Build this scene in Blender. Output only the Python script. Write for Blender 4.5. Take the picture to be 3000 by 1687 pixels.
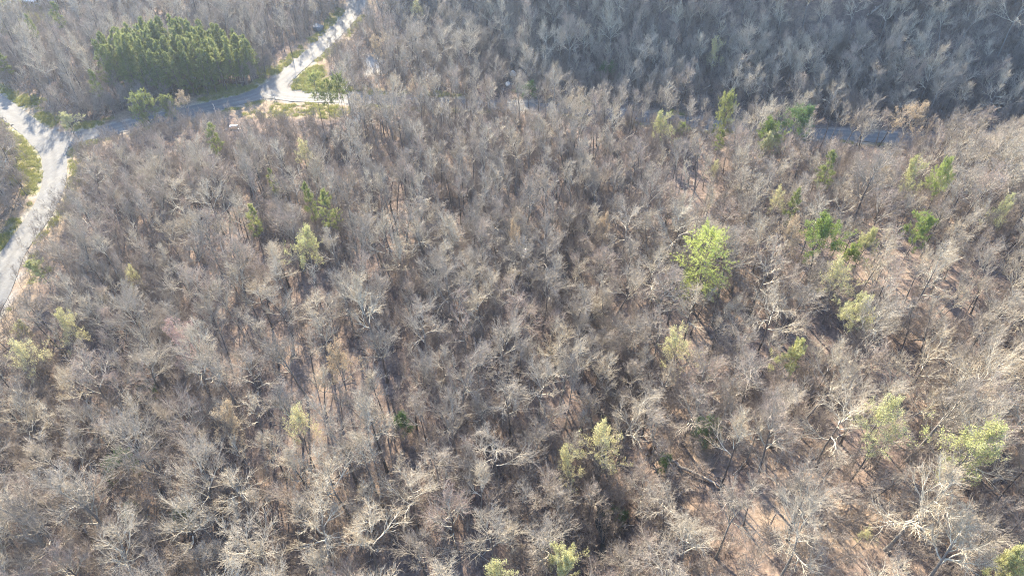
import bpy, math, random
import numpy as np
from mathutils import Vector

# ------------------------------------------------------------------ camera, sky, sun, exposure
for o in list(bpy.data.objects):
    bpy.data.objects.remove(o)
scene = bpy.context.scene
COL = scene.collection
PI = math.pi
CAM_H, PITCH, FPX = 90.0, math.radians(42.8), 2000.0      # metres, depression, focal length in photo pixels (3000 wide)
cam_d = bpy.data.cameras.new('camera')
cam_d.sensor_width, cam_d.lens = 36.0, 24.0
cam_d.clip_start, cam_d.clip_end = 1.0, 3000.0
cam = bpy.data.objects.new('camera', cam_d)
cam.location = (0, 0, CAM_H)
cam.rotation_euler = (PI / 2 - PITCH, 0, 0)
COL.objects.link(cam)
scene.camera = cam

SUN_AZ, SUN_EL = math.radians(-18), math.radians(34)
world = bpy.data.worlds.new('World')
scene.world = world
world.use_nodes = True
wn = world.node_tree
wn.nodes.clear()
sky = wn.nodes.new('ShaderNodeTexSky')
sky.sky_type = 'NISHITA'
sky.sun_disc = False
sky.sun_elevation = SUN_EL
sky.sun_rotation = SUN_AZ
sky.air_density, sky.dust_density, sky.ozone_density = 1.0, 0.6, 3.0
bg = wn.nodes.new('ShaderNodeBackground')
bg.inputs['Strength'].default_value = 0.15
wo = wn.nodes.new('ShaderNodeOutputWorld')
wn.links.new(sky.outputs[0], bg.inputs[0])
wn.links.new(bg.outputs[0], wo.inputs[0])
S = Vector((math.sin(SUN_AZ) * math.cos(SUN_EL), math.cos(SUN_AZ) * math.cos(SUN_EL), math.sin(SUN_EL)))
sun_d = bpy.data.lights.new('sun', 'SUN')
sun_d.energy, sun_d.angle, sun_d.color = 5.0, math.radians(0.6), (1.0, 0.87, 0.66)
sun = bpy.data.objects.new('sun', sun_d)
sun.rotation_euler = S.to_track_quat('Z', 'Y').to_euler()
sun.location = (0, 100, 200)
COL.objects.link(sun)
scene.view_settings.view_transform = 'Standard'
scene.view_settings.look = 'None'
scene.view_settings.exposure = 2.28
scene.view_settings.gamma = 1.0
scene.view_settings.use_curve_mapping = False
scene.cycles.max_bounces = 6
scene.cycles.diffuse_bounces = 5
scene.cycles.volume_bounces = 0
scene.cycles.use_denoising = True
scene.cycles.denoising_prefilter = 'NONE'
scene.cycles.filter_width = 1.0
scene.cycles.debug_use_spatial_splits = True

rng = np.random.default_rng(7)
random.seed(7)

# ------------------------------------------------------------------ small helpers
def tag(o, label=None, cat=None, group=None, kind=None):
    if label: o['label'] = label
    if cat: o['category'] = cat
    if group: o['group'] = group
    if kind: o['kind'] = kind
    return o

def mesh_from(name, V, F, mats, mi=None, smooth=False):
    """V (n,3); F list of arrays (m,k) of equal-size polygons."""
    me = bpy.data.meshes.new(name)
    V = np.ascontiguousarray(V, dtype=np.float32)
    F = [np.asarray(f, dtype=np.int32) for f in F if len(f)]
    loops = np.concatenate([f.ravel() for f in F])
    tot = np.concatenate([np.full(len(f), f.shape[1], np.int32) for f in F])
    start = np.concatenate([[0], np.cumsum(tot)[:-1]]).astype(np.int32)
    me.vertices.add(len(V)); me.vertices.foreach_set('co', V.ravel())
    me.loops.add(len(loops)); me.loops.foreach_set('vertex_index', loops)
    me.polygons.add(len(tot)); me.polygons.foreach_set('loop_start', start); me.polygons.foreach_set('loop_total', tot)
    for m in mats: me.materials.append(m)
    if mi is not None: me.polygons.foreach_set('material_index', np.asarray(mi, np.int32))
    if smooth: me.polygons.foreach_set('use_smooth', np.ones(len(tot), bool))
    me.update(calc_edges=True)
    return me

def obj(name, me, parent=None, loc=None):
    o = bpy.data.objects.new(name, me)
    COL.objects.link(o)
    if parent is not None: o.parent = parent
    if loc is not None: o.location = loc
    return o

def empty(name, loc, rz=0.0, sc=(1, 1, 1), tilt=(0, 0)):
    o = bpy.data.objects.new(name, None)
    o.empty_display_size = 0.3
    o.location = loc
    o.rotation_euler = (tilt[0], tilt[1], rz)
    o.scale = sc
    COL.objects.link(o)
    return o

def nrm(v):
    return v / np.maximum(np.linalg.norm(v, axis=-1, keepdims=True), 1e-9)

def vnoise(x, y, s, seed=0):
    """smooth value noise, vectorised"""
    x = np.asarray(x, float) / s + 1000.3; y = np.asarray(y, float) / s + 1000.7
    xi, yi = np.floor(x).astype(np.int64), np.floor(y).astype(np.int64)
    fx, fy = x - xi, y - yi
    fx, fy = fx * fx * (3 - 2 * fx), fy * fy * (3 - 2 * fy)
    def h(a, b):
        n = (a * 374761393 + b * 668265263 + seed * 982451653) & 0x7fffffff
        n = ((n ^ (n >> 13)) * 1274126177) & 0x7fffffff
        return ((n ^ (n >> 16)) & 0xffff) / 65535.0
    return ((h(xi, yi) * (1 - fx) + h(xi + 1, yi) * fx) * (1 - fy) + (h(xi, yi + 1) * (1 - fx) + h(xi + 1, yi + 1) * fx) * fy) * 2 - 1

def smooth01(x):
    x = np.clip(x, 0, 1)
    return x * x * (3 - 2 * x)

# ------------------------------------------------------------------ materials
def mat_new(name):
    m = bpy.data.materials.new(name); m.use_nodes = True
    nt = m.node_tree; nt.nodes.clear()
    out = nt.nodes.new('ShaderNodeOutputMaterial')
    return m, nt, out

def principled(nt, out, rough=0.9, spec=0.2):
    b = nt.nodes.new('ShaderNodeBsdfPrincipled')
    b.inputs['Roughness'].default_value = rough
    b.inputs['Specular IOR Level'].default_value = spec
    nt.links.new(b.outputs[0], out.inputs['Surface'])
    return b

def ramp(nt, stops):
    r = nt.nodes.new('ShaderNodeValToRGB')
    e = r.color_ramp.elements
    e[0].position, e[0].color = stops[0][0], (*stops[0][1], 1)
    e[1].position, e[1].color = stops[-1][0], (*stops[-1][1], 1)
    for p, c in stops[1:-1]:
        k = e.new(p); k.color = (*c, 1)
    return r

def noise(nt, scale, detail=4, coord='Object', rough=0.6):
    tc = nt.nodes.new('ShaderNodeTexCoord')
    n = nt.nodes.new('ShaderNodeTexNoise')
    n.inputs['Scale'].default_value = scale
    n.inputs['Detail'].default_value = detail
    n.inputs['Roughness'].default_value = rough
    nt.links.new(tc.outputs[coord], n.inputs['Vector'])
    return n

def mixc(nt, fac, a, b, mode='MIX'):
    m = nt.nodes.new('ShaderNodeMix'); m.data_type = 'RGBA'; m.blend_type = mode
    for sock, v in ((m.inputs[0], fac), (m.inputs[6], a), (m.inputs[7], b)):
        if hasattr(v, 'links'): nt.links.new(v, sock)
        elif isinstance(v, (int, float)): sock.default_value = v
        else: sock.default_value = (*v, 1)
    return m.outputs[2]

def bark_mat(name, stops, scale=3.0, mottle=0.35):
    """colour differs from tree to tree (object random), mottled by noise"""
    m, nt, out = mat_new(name)
    b = principled(nt, out, 0.85, 0.15)
    oi = nt.nodes.new('ShaderNodeObjectInfo')
    r = ramp(nt, stops); nt.links.new(oi.outputs['Random'], r.inputs[0])
    n = noise(nt, scale, 3)
    r2 = ramp(nt, [(0.3, (1 - mottle,) * 3), (0.7, (1 + mottle * 0.4,) * 3)]); nt.links.new(n.outputs[0], r2.inputs[0])
    nt.links.new(mixc(nt, 1.0, r.outputs[0], r2.outputs[0], 'MULTIPLY'), b.inputs['Base Color'])
    return m

def leaf_mat(name, stops, transl=0.45, scale=0.8):
    m, nt, out = mat_new(name)
    oi = nt.nodes.new('ShaderNodeObjectInfo')
    n = noise(nt, scale, 3)
    add = nt.nodes.new('ShaderNodeMath'); add.operation = 'MULTIPLY_ADD'
    nt.links.new(oi.outputs['Random'], add.inputs[0]); add.inputs[1].default_value = 0.35
    nt.links.new(n.outputs[0], add.inputs[2])
    sub = nt.nodes.new('ShaderNodeMath'); sub.operation = 'SUBTRACT'; sub.inputs[1].default_value = 0.17
    nt.links.new(add.outputs[0], sub.inputs[0])
    r = ramp(nt, stops); nt.links.new(sub.outputs[0], r.inputs[0])
    d = nt.nodes.new('ShaderNodeBsdfDiffuse'); t = nt.nodes.new('ShaderNodeBsdfTranslucent')
    nt.links.new(r.outputs[0], d.inputs[0]); nt.links.new(r.outputs[0], t.inputs[0])
    mx = nt.nodes.new('ShaderNodeMixShader'); mx.inputs[0].default_value = transl
    nt.links.new(d.outputs[0], mx.inputs[1]); nt.links.new(t.outputs[0], mx.inputs[2])
    nt.links.new(mx.outputs[0], out.inputs['Surface'])
    return m

M = {}
M['trunk'] = bark_mat('trunk_bark', [(0.0, (0.10, 0.085, 0.075)), (0.45, (0.16, 0.14, 0.125)), (1.0, (0.24, 0.225, 0.20))], 2.5, 0.45)
M['limb'] = bark_mat('limb_bark', [(0.0, (0.26, 0.23, 0.19)), (0.35, (0.36, 0.325, 0.26)), (0.7, (0.44, 0.395, 0.315)), (1.0, (0.52, 0.475, 0.38))], 0.9, 0.5)
M['twig'] = bark_mat('twig_bark', [(0.0, (0.27, 0.235, 0.20)), (0.25, (0.38, 0.335, 0.28)), (0.42, (0.36, 0.265, 0.225)), (0.55, (0.36, 0.31, 0.26)), (0.65, (0.43, 0.375, 0.30)), (0.85, (0.47, 0.405, 0.31)), (1.0, (0.43, 0.34, 0.23))], 0.6, 0.25)
M['brush'] = bark_mat('brush_bark', [(0.0, (0.20, 0.17, 0.15)), (1.0, (0.36, 0.31, 0.26))], 1.0, 0.3)
M['snag'] = bark_mat('dead_wood', [(0.0, (0.50, 0.45, 0.38)), (1.0, (0.62, 0.57, 0.50))], 2.0, 0.3)
M['log'] = bark_mat('log_bark', [(0.0, (0.20, 0.17, 0.14)), (1.0, (0.34, 0.30, 0.26))], 2.0, 0.4)
M['root'] = bark_mat('root_soil', [(0.0, (0.11, 0.075, 0.05)), (1.0, (0.15, 0.10, 0.07))], 2.0, 0.4)
M['pinebark'] = bark_mat('pine_bark', [(0.0, (0.13, 0.10, 0.085)), (1.0, (0.22, 0.18, 0.15))], 2.0, 0.4)
M['needle'] = leaf_mat('pine_needles', [(0.2, (0.12, 0.15, 0.06)), (0.5, (0.20, 0.23, 0.085)), (0.8, (0.33, 0.345, 0.14))], 0.48)
M['needle_lime'] = leaf_mat('lime_needles', [(0.2, (0.34, 0.39, 0.11)), (0.5, (0.47, 0.51, 0.17)), (0.8, (0.56, 0.58, 0.24))], 0.35)
M['leaf_green'] = leaf_mat('green_leaves', [(0.2, (0.17, 0.23, 0.065)), (0.5, (0.25, 0.31, 0.09)), (0.8, (0.35, 0.40, 0.13))], 0.4)
M['leaf_lime'] = leaf_mat('lime_leaves', [(0.2, (0.36, 0.375, 0.15)), (0.5, (0.45, 0.45, 0.21)), (0.8, (0.51, 0.49, 0.28))], 0.4)
M['leaf_pale'] = leaf_mat('pale_buds', [(0.2, (0.44, 0.42, 0.20)), (0.5, (0.53, 0.50, 0.25)), (0.8, (0.58, 0.54, 0.30))], 0.35)
M['leaf_tan'] = leaf_mat('tan_leaves', [(0.2, (0.34, 0.255, 0.165)), (0.5, (0.42, 0.33, 0.22)), (0.8, (0.48, 0.40, 0.28))], 0.35)
M['leaf_red'] = leaf_mat('red_buds', [(0.2, (0.36, 0.245, 0.225)), (0.5, (0.42, 0.30, 0.27)), (0.8, (0.46, 0.34, 0.31))], 0.3)
M['leaf_dark'] = leaf_mat('dark_leaves', [(0.2, (0.08, 0.13, 0.055)), (0.5, (0.12, 0.19, 0.075)), (0.8, (0.18, 0.26, 0.10))], 0.3)
M['grass'] = leaf_mat('grass_blades', [(0.15, (0.17, 0.20, 0.065)), (0.5, (0.27, 0.275, 0.10)), (0.85, (0.40, 0.35, 0.185))], 0.35, 0.12)

def ground_material():
    m, nt, out = mat_new('leaf_litter')
    b = principled(nt, out, 0.95, 0.1)
    at = nt.nodes.new('ShaderNodeVertexColor'); at.layer_name = 'zone'
    sep = nt.nodes.new('ShaderNodeSeparateColor'); nt.links.new(at.outputs[0], sep.inputs[0])
    n1 = noise(nt, 0.05, 5); n2 = noise(nt, 2.2, 6, rough=0.75); n3 = noise(nt, 0.35, 4)
    r1 = ramp(nt, [(0.32, (0.105, 0.082, 0.074)), (0.5, (0.145, 0.112, 0.096)), (0.68, (0.205, 0.16, 0.126))]); nt.links.new(n1.outputs[0], r1.inputs[0])
    r2 = ramp(nt, [(0.3, (0.5, 0.48, 0.47)), (0.5, (0.95, 0.95, 0.95)), (0.72, (1.5, 1.45, 1.4))]); nt.links.new(n2.outputs[0], r2.inputs[0])
    c = mixc(nt, 1.0, r1.outputs[0], r2.outputs[0], 'MULTIPLY')
    n4 = noise(nt, 0.5, 6, rough=0.7); r4 = ramp(nt, [(0.36, (0.55, 0.54, 0.56)), (0.5, (1.0, 1.0, 1.0)), (0.64, (1.35, 1.3, 1.2))]); nt.links.new(n4.outputs[0], r4.inputs[0])
    c = mixc(nt, 1.0, c, r4.outputs[0], 'MULTIPLY')
    rg = ramp(nt, [(0.3, (0.15, 0.165, 0.06)), (0.5, (0.235, 0.23, 0.09)), (0.7, (0.34, 0.29, 0.155))]); nt.links.new(n3.outputs[0], rg.inputs[0])
    g2 = mixc(nt, 0.6, rg.outputs[0], r2.outputs[0], 'MULTIPLY')
    c = mixc(nt, sep.outputs[0], c, g2)
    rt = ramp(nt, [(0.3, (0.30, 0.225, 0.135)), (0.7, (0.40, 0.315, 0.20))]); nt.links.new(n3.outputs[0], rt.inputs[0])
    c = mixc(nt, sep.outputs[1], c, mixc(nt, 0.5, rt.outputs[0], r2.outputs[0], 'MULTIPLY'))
    rv = ramp(nt, [(0.35, (0.20, 0.195, 0.185)), (0.65, (0.33, 0.325, 0.305))]); nt.links.new(n2.outputs[0], rv.inputs[0])
    c = mixc(nt, sep.outputs[2], c, rv.outputs[0])
    nt.links.new(c, b.inputs['Base Color'])
    bp = nt.nodes.new('ShaderNodeBump'); bp.inputs['Strength'].default_value = 0.8; bp.inputs['Distance'].default_value = 0.15
    nt.links.new(n2.outputs[0], bp.inputs['Height']); nt.links.new(bp.outputs[0], b.inputs['Normal'])
    return m
M['ground'] = ground_material()

def road_material():
    m, nt, out = mat_new('worn_asphalt')
    b = principled(nt, out, 0.8, 0.25)
    n1 = noise(nt, 0.16, 5); n2 = noise(nt, 3.0, 4); n3 = noise(nt, 0.6, 3)
    r1 = ramp(nt, [(0.3, (0.11, 0.112, 0.115)), (0.5, (0.122, 0.122, 0.121)), (0.72, (0.138, 0.135, 0.129))]); nt.links.new(n1.outputs[0], r1.inputs[0])
    r2 = ramp(nt, [(0.3, (0.82, 0.82, 0.82)), (0.7, (1.15, 1.15, 1.15))]); nt.links.new(n2.outputs[0], r2.inputs[0])
    r3 = ramp(nt, [(0.35, (0.86, 0.87, 0.9)), (0.6, (1.08, 1.07, 1.05))]); nt.links.new(n3.outputs[0], r3.inputs[0])
    c = mixc(nt, 1.0, r1.outputs[0], r2.outputs[0], 'MULTIPLY')
    c = mixc(nt, 1.0, c, r3.outputs[0], 'MULTIPLY')
    at = nt.nodes.new('ShaderNodeVertexColor'); at.layer_name = 'wear'
    c = mixc(nt, 1.0, c, at.outputs[0], 'MULTIPLY')
    nt.links.new(c, b.inputs['Base Color'])
    bp = nt.nodes.new('ShaderNodeBump'); bp.inputs['Strength'].default_value = 0.3; bp.inputs['Distance'].default_value = 0.02
    nt.links.new(n2.outputs[0], bp.inputs['Height']); nt.links.new(bp.outputs[0], b.inputs['Normal'])
    return m
M['road'] = road_material()

def plain(name, col, rough=0.6, spec=0.3, var=0.15, scale=2.0):
    m, nt, out = mat_new(name)
    b = principled(nt, out, rough, spec)
    n = noise(nt, scale, 4)
    r = ramp(nt, [(0.3, tuple(c * (1 - var) for c in col)), (0.7, tuple(min(1, c * (1 + var)) for c in col))])
    nt.links.new(n.outputs[0], r.inputs[0]); nt.links.new(r.outputs[0], b.inputs['Base Color'])
    return m
M['paint'] = plain('road_paint', (0.34, 0.33, 0.30), 0.6, 0.3, 0.2)
M['white'] = plain('white_paint', (0.80, 0.80, 0.78), 0.5, 0.4, 0.06)
M['siding'] = plain('pale_siding', (0.62, 0.63, 0.62), 0.7, 0.2, 0.08, 1.0)
M['roofmetal'] = plain('pale_metal_roof', (0.74, 0.74, 0.72), 0.35, 0.5, 0.08, 0.6)
M['glass'] = plain('window_glass', (0.03, 0.04, 0.05), 0.08, 0.6, 0.1)
M['door'] = plain('door_paint', (0.20, 0.12, 0.08), 0.6, 0.3)
M['wood'] = plain('porch_wood', (0.40, 0.33, 0.25), 0.8, 0.2)
M['rock'] = plain('pale_rock', (0.58, 0.56, 0.51), 0.9, 0.2, 0.3, 3.0)
M['rockdark'] = plain('blue_grey_rock', (0.13, 0.145, 0.16), 0.85, 0.25, 0.4, 1.5)
M['water'] = plain('creek_water', (0.02, 0.021, 0.022), 0.28, 0.25, 0.3, 1.0)
M['carpaint'] = plain('dark_car_paint', (0.06, 0.08, 0.10), 0.3, 0.5, 0.05)
M['rubber'] = plain('tyre_rubber', (0.02, 0.02, 0.02), 0.9, 0.1)

# ------------------------------------------------------------------ terrain and roads
SP, CP = math.sin(PITCH), math.cos(PITCH)
def ray(px, py):
    r, u = px - 1500.0, 843.5 - py
    d = np.array([r, FPX * CP + u * SP, -FPX * SP + u * CP])
    return d / np.linalg.norm(d)

def flat_at(px, py, z=0.0):
    d = ray(px, py); t = (z - CAM_H) / d[2]
    return np.array([d[0] * t, d[1] * t])

def project(p):
    x, y, z = p[0], p[1], p[2] - CAM_H
    dep = y * CP - z * SP
    up = y * SP + z * CP
    return 1500 + FPX * x / dep, 843.5 - FPX * up / dep, dep

ROAD_PX = {
    'west': [(-260, 110), (-120, 215), (0, 308), (50, 345), (100, 385), (148, 415), (205, 405), (290, 388), (380, 368), (470, 345),
             (560, 325), (660, 304), (745, 283), (810, 250), (860, 205), (920, 155), (990, 90), (1035, 40), (1062, -10), (1090, -70), (1120, -150)],
    'south': [(148, 415), (160, 460), (163, 520), (150, 570), (118, 630), (75, 690), (35, 745), (8, 810), (-10, 860), (-60, 930), (-150, 1010), (-280, 1090)],
    'east': [(800, 270), (850, 285), (920, 289), (1050, 292), (1200, 300), (1400, 308), (1600, 316), (1750, 328), (1850, 340), (1950, 352), (2070, 364),
             (2250, 380), (2435, 394), (2620, 406), (2800, 413), (3000, 416), (3250, 414), (3500, 408)],
}
def dense(P, step=1.5):
    P = np.array(P)
    # Chaikin smoothing, twice
    for _ in range(2):
        Q = [P[0]]
        for a, b in zip(P[:-1], P[1:]):
            Q += [0.75 * a + 0.25 * b, 0.25 * a + 0.75 * b]
        P = np.array(Q + [P[-1]])
    d = np.r_[0, np.cumsum(np.linalg.norm(np.diff(P, axis=0), axis=1))]
    s = np.arange(0, d[-1], step)
    return np.c_[np.interp(s, d, P[:, 0]), np.interp(s, d, P[:, 1])]
ROADS = {k: dense([flat_at(*p) for p in v]) for k, v in ROAD_PX.items()}
ROAD_W = {'west': 2.8, 'south': 2.6, 'east': 2.5}

def poly_dist(x, y, P):
    """distance to a dense polyline"""
    q = np.stack([np.ravel(x), np.ravel(y)], 1)
    out = np.full(len(q), 1e9)
    a, b = P[:-1], P[1:]
    ab = b - a; L2 = (ab ** 2).sum(1)
    lo, hi = P.min(0) - 40, P.max(0) + 40
    near = np.where((q > lo).all(1) & (q < hi).all(1))[0]
    for k in range(0, len(near), 4000):
        ii = near[k:k + 4000]; qq = q[ii]
        t = np.clip(((qq[:, None] - a) * ab).sum(2) / L2, 0, 1)
        c = a + t[..., None] * ab
        out[ii] = np.sqrt(((qq[:, None] - c) ** 2).sum(2)).min(1)
    return out.reshape(np.shape(x))

def road_sdf(x, y):
    ds = [poly_dist(x, y, ROADS[k]) - ROAD_W[k] for k in ROADS]
    k = 3.2
    ds = [np.minimum(d, 200) for d in ds]
    return -np.log(sum(np.exp(-d / k * 1.6) for d in ds)) * k / 1.6 + 0.0

def creek_x(y):
    return 14.0 + 2.6 * np.sin(np.asarray(y) / 9.0) + 1.3 * np.sin(np.asarray(y) / 3.6 + 1)

def base_height(x, y):
    x = np.asarray(x, float); y = np.asarray(y, float)
    xc = creek_x(y)
    fade_far = 1 - smooth01((y - 95) / 55)
    z = -2.6 * np.exp(-((x - xc) / 4.5) ** 2) * (1 - smooth01((y - 118) / 35))
    s = np.log1p(np.exp(np.clip((x - xc - 6) / 4, -30, 30))) * 4
    z = z + 0.12 * np.minimum(s, 110) * fade_far
    z = z + 0.20 * np.log1p(np.exp(np.clip((75 - y) / 8, -30, 30))) * 8 * smooth01((x - 14) / 24)
    sl = np.log1p(np.exp(np.clip((xc - 6 - x) / 5, -30, 30))) * 5
    z = z + 4.5 * np.exp(-(((x + 30) / 34) ** 2 + ((y - 88) / 46) ** 2)) * smooth01(sl / 12)
    z = z - 4.0 * smooth01((-x - 40) / 40) * (1 - smooth01((y - 60) / 40))
    # shaded hillside across the valley, rising away from the camera
    yf = np.where(x < 0, 192 - x * 0.95, 192 - x * 0.17)
    dist = (y - yf) * np.where(x < 0, 0.72, 0.985)
    h = np.log1p(np.exp(np.clip(dist / 3.0, -30, 30))) * 3.0
    h = 1.12 * h
    h = 95 * (1 - np.exp(-h / 95 - 0.5 * (h / 95) ** 2))
    z = z + h
    z = z + 10 * smooth01((y - 300) / 200) * (x < -60)
    return z

def height(x, y):
    x = np.asarray(x, float); y = np.asarray(y, float)
    sd = road_sdf(x, y)
    k = smooth01((sd - 1.5) / 10)
    return base_height(x, y) + k * (0.55 * vnoise(x, y, 14, 1) + 0.25 * vnoise(x, y, 5, 2) + 0.10 * vnoise(x, y, 2.2, 3)) + 0.25 * np.exp(-((sd - 3.5) / 2.0) ** 2)

def seg_axis(pairs):
    out = [pairs[0][0]]
    for (a, b, st) in pairs:
        out += list(np.arange(a + st, b + st * 0.5, st))
    return np.array(out)
GX = seg_axis([(-900, -260, 40), (-260, -180, 4), (-180, 180, 1.5), (180, 260, 4), (260, 900, 40)])
GY = seg_axis([(-600, -40, 40), (-40, 12, 4), (12, 270, 1.5), (270, 330, 4), (330, 1200, 40)])
XX, YY = np.meshgrid(GX, GY)
SD = road_sdf(XX, YY)
ZZ = height(XX, YY)
ZH = ZZ.copy()
ZZ = ZZ - 0.16 * (1 - smooth01((SD - 0.1) / 0.5))

def hz(x, y):
    """height of the ground sheet by bilinear look-up"""
    x = np.clip(np.asarray(x, float), GX[0], GX[-1] - 1e-3); y = np.clip(np.asarray(y, float), GY[0], GY[-1] - 1e-3)
    i = np.clip(np.searchsorted(GX, x, 'right') - 1, 0, len(GX) - 2); j = np.clip(np.searchsorted(GY, y, 'right') - 1, 0, len(GY) - 2)
    fx = (x - GX[i]) / (GX[i + 1] - GX[i]); fy = (y - GY[j]) / (GY[j + 1] - GY[j])
    return (ZZ[j, i] * (1 - fx) + ZZ[j, i + 1] * fx) * (1 - fy) + (ZZ[j + 1, i] * (1 - fx) + ZZ[j + 1, i + 1] * fx) * fy

def at(px, py, above=0.0):
    """ground point under the place where the pixel's ray passes `above` metres over the ground"""
    d = ray(px, py)
    t = np.arange(20, 520, 0.4)
    x, y, z = d[0] * t, d[1] * t, CAM_H + d[2] * t
    k = np.where(z < hz(x, y) + above)[0]
    i = k[0] if len(k) else len(t) - 1
    return np.array([x[i], y[i], float(hz(x[i], y[i]))])

# where grass, straw and gravel lie (own colours of the ground, plus some painted sunlight): pixel, radius in metres
def blob(x, y, spots):
    v = np.zeros_like(x)
    for px, py, rx, ry in spots:
        c = flat_at(px, py)
        v = np.maximum(v, 1 - smooth01((np.hypot((x - c[0]) / rx, (y - c[1]) / ry) - 0.6) / 0.6))
    return v
GRASS = [(905, 225, 5, 7), (945, 245, 7, 3), (1000, 262, 7, 2), (30, 15, 16, 9), (60, 45, 14, 5), (95, 450, 4, 9), (60, 420, 5, 6), (80, 490, 3, 8), (15, 385, 6, 4),
         (55, 300, 7, 3.5), (110, 350, 6, 3), (640, 265, 8, 3), (20, 70, 10, 8), (760, 210, 6, 3), (1000, 60, 5, 8)]
STRAW_AND_SUNLIT = [(880, 325, 11, 4.5), (800, 335, 9, 3), (960, 330, 7, 4), (200, 500, 3, 8), (185, 560, 3, 7), (100, 700, 3, 8), (950, 258, 5, 2), (15, 95, 8, 6), (2030, 1330, 2.2, 5), (2330, 1610, 8, 7), (2600, 1620, 6, 5)]  # last two: sunlit floor at lower right, its brightness painted in as paler litter
GRAVEL = [(1090, 190, 5, 9), (1045, 205, 5, 4), (1100, 210, 6, 3), (930, 272, 5, 2.0), (20, 40, 12, 2.2), (955, 280, 6, 1.6)]
nz = vnoise(XX, YY, 3.0, 11) * 0.5 + vnoise(XX, YY, 9.0, 12) * 0.5
side = np.exp(-((SD - 1.2) / 1.8) ** 2) * (YY < 260) * np.clip(0.3 + 1.5 * nz, 0, 1.0) * np.where((XX > -12) & (YY > 120), 0.35, 1.0)
gr = np.clip(np.maximum(blob(XX, YY, GRASS) * (0.85 + 0.5 * nz), side), 0, 1)
st = np.clip(blob(XX, YY, STRAW_AND_SUNLIT) * (0.9 + 0.6 * nz) * np.where(YY < 110, 0.22, 1.0), 0, 1)
st = np.maximum(st, np.clip(np.exp(-((SD - 3.2) / 2.2) ** 2) * (0.25 - 0.8 * nz), 0, 0.35) * (XX < -15) * (YY < 260))
gv = np.clip(blob(XX, YY, GRAVEL) * (0.9 + 0.5 * nz), 0, 1)
gv = np.maximum(gv, np.clip(np.exp(-((SD - 0.3) / 0.5) ** 2) * 0.8, 0, 1))
nx, ny = len(GX), len(GY)
ii = np.arange(nx * ny).reshape(ny, nx)
F = np.stack([ii[:-1, :-1], ii[:-1, 1:], ii[1:, 1:], ii[1:, :-1]], -1).reshape(-1, 4)
gm = mesh_from('ground', np.stack([XX, YY, ZZ], -1).reshape(-1, 3), [F], [M['ground']], smooth=True)
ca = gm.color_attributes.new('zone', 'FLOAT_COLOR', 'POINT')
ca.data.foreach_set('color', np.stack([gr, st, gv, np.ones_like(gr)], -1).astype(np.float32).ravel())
ground = tag(obj('ground', gm), 'brown leaf litter forest floor with grassy road verges', kind='structure')

# the road surface: cells of a fine grid inside the outline, rim vertices drawn onto the outline
gx = np.arange(-175, 178, 0.75); gy = np.arange(38, 262, 0.75)
RX, RY = np.meshgrid(gx, gy)
d = road_sdf(RX, RY)
inside = d < 0
cell = inside[:-1, :-1] | inside[1:, :-1] | inside[:-1, 1:] | inside[1:, 1:]
dx = np.gradient(d, 0.75, axis=1); dy = np.gradient(d, 0.75, axis=0)
g = np.maximum(np.hypot(dx, dy), 0.3)
wob = 0.10 * vnoise(RX, RY, 1.8, 5)
push = np.where(d > wob, d - wob, 0)
RX2, RY2 = RX - push * dx / g, RY - push * dy / g
RZ = base_height(RX2, RY2) + 0.25 * np.exp(-((road_sdf(RX2, RY2) - 3.5) / 2.0) ** 2) + 0.02
jj = np.arange(RX.size).reshape(RX.shape)
F = np.stack([jj[:-1, :-1], jj[:-1, 1:], jj[1:, 1:], jj[1:, :-1]], -1)[cell]
used, inv = np.unique(F.ravel(), return_inverse=True)
rm = mesh_from('road', np.stack([RX2, RY2, RZ], -1).reshape(-1, 3)[used], [inv.reshape(-1, 4)], [M['road']], smooth=True)
ux, uy = RX2.ravel()[used], RY2.ravel()[used]
dc = np.min([poly_dist(ux, uy, ROADS[k]) for k in ROADS], axis=0)
wear = 0.92 + 0.28 * np.exp(-((dc - 1.0) / 0.42) ** 2) - 0.10 * np.exp(-(dc / 0.4) ** 2) + 0.07 * vnoise(ux, uy, 5.0, 41) + 0.04 * vnoise(ux, uy, 1.6, 42) + 0.15 * np.exp(-((dc - 2.7) / 0.3) ** 2)
wa = rm.color_attributes.new('wear', 'FLOAT_COLOR', 'POINT')
wa.data.foreach_set('color', np.stack([wear, wear, wear * 0.99, np.ones_like(wear)], -1).astype(np.float32).ravel())
road = tag(obj('road', rm),
           'pale grey country road with two forks', kind='structure')
# thin pale edge line along the near side of the east road
P = ROADS['east']
sel = P[(P[:, 0] > -70) & (P[:, 0] < -42)]
tn = nrm(np.gradient(sel, axis=0)); nn = np.c_[tn[:, 1], -tn[:, 0]]
A, B = sel + nn * 2.25, sel + nn * 2.35
zA = base_height(A[:, 0], A[:, 1]) + 0.10; zB = base_height(B[:, 0], B[:, 1]) + 0.10
n = len(sel)
V = np.r_[np.c_[A, zA], np.c_[B, zB]]
F = np.array([[i, i + 1, n + i + 1, n + i] for i in range(n - 1)])
obj('edge_line', mesh_from('edge_line', V, [F], [M['paint']]), road)

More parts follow.
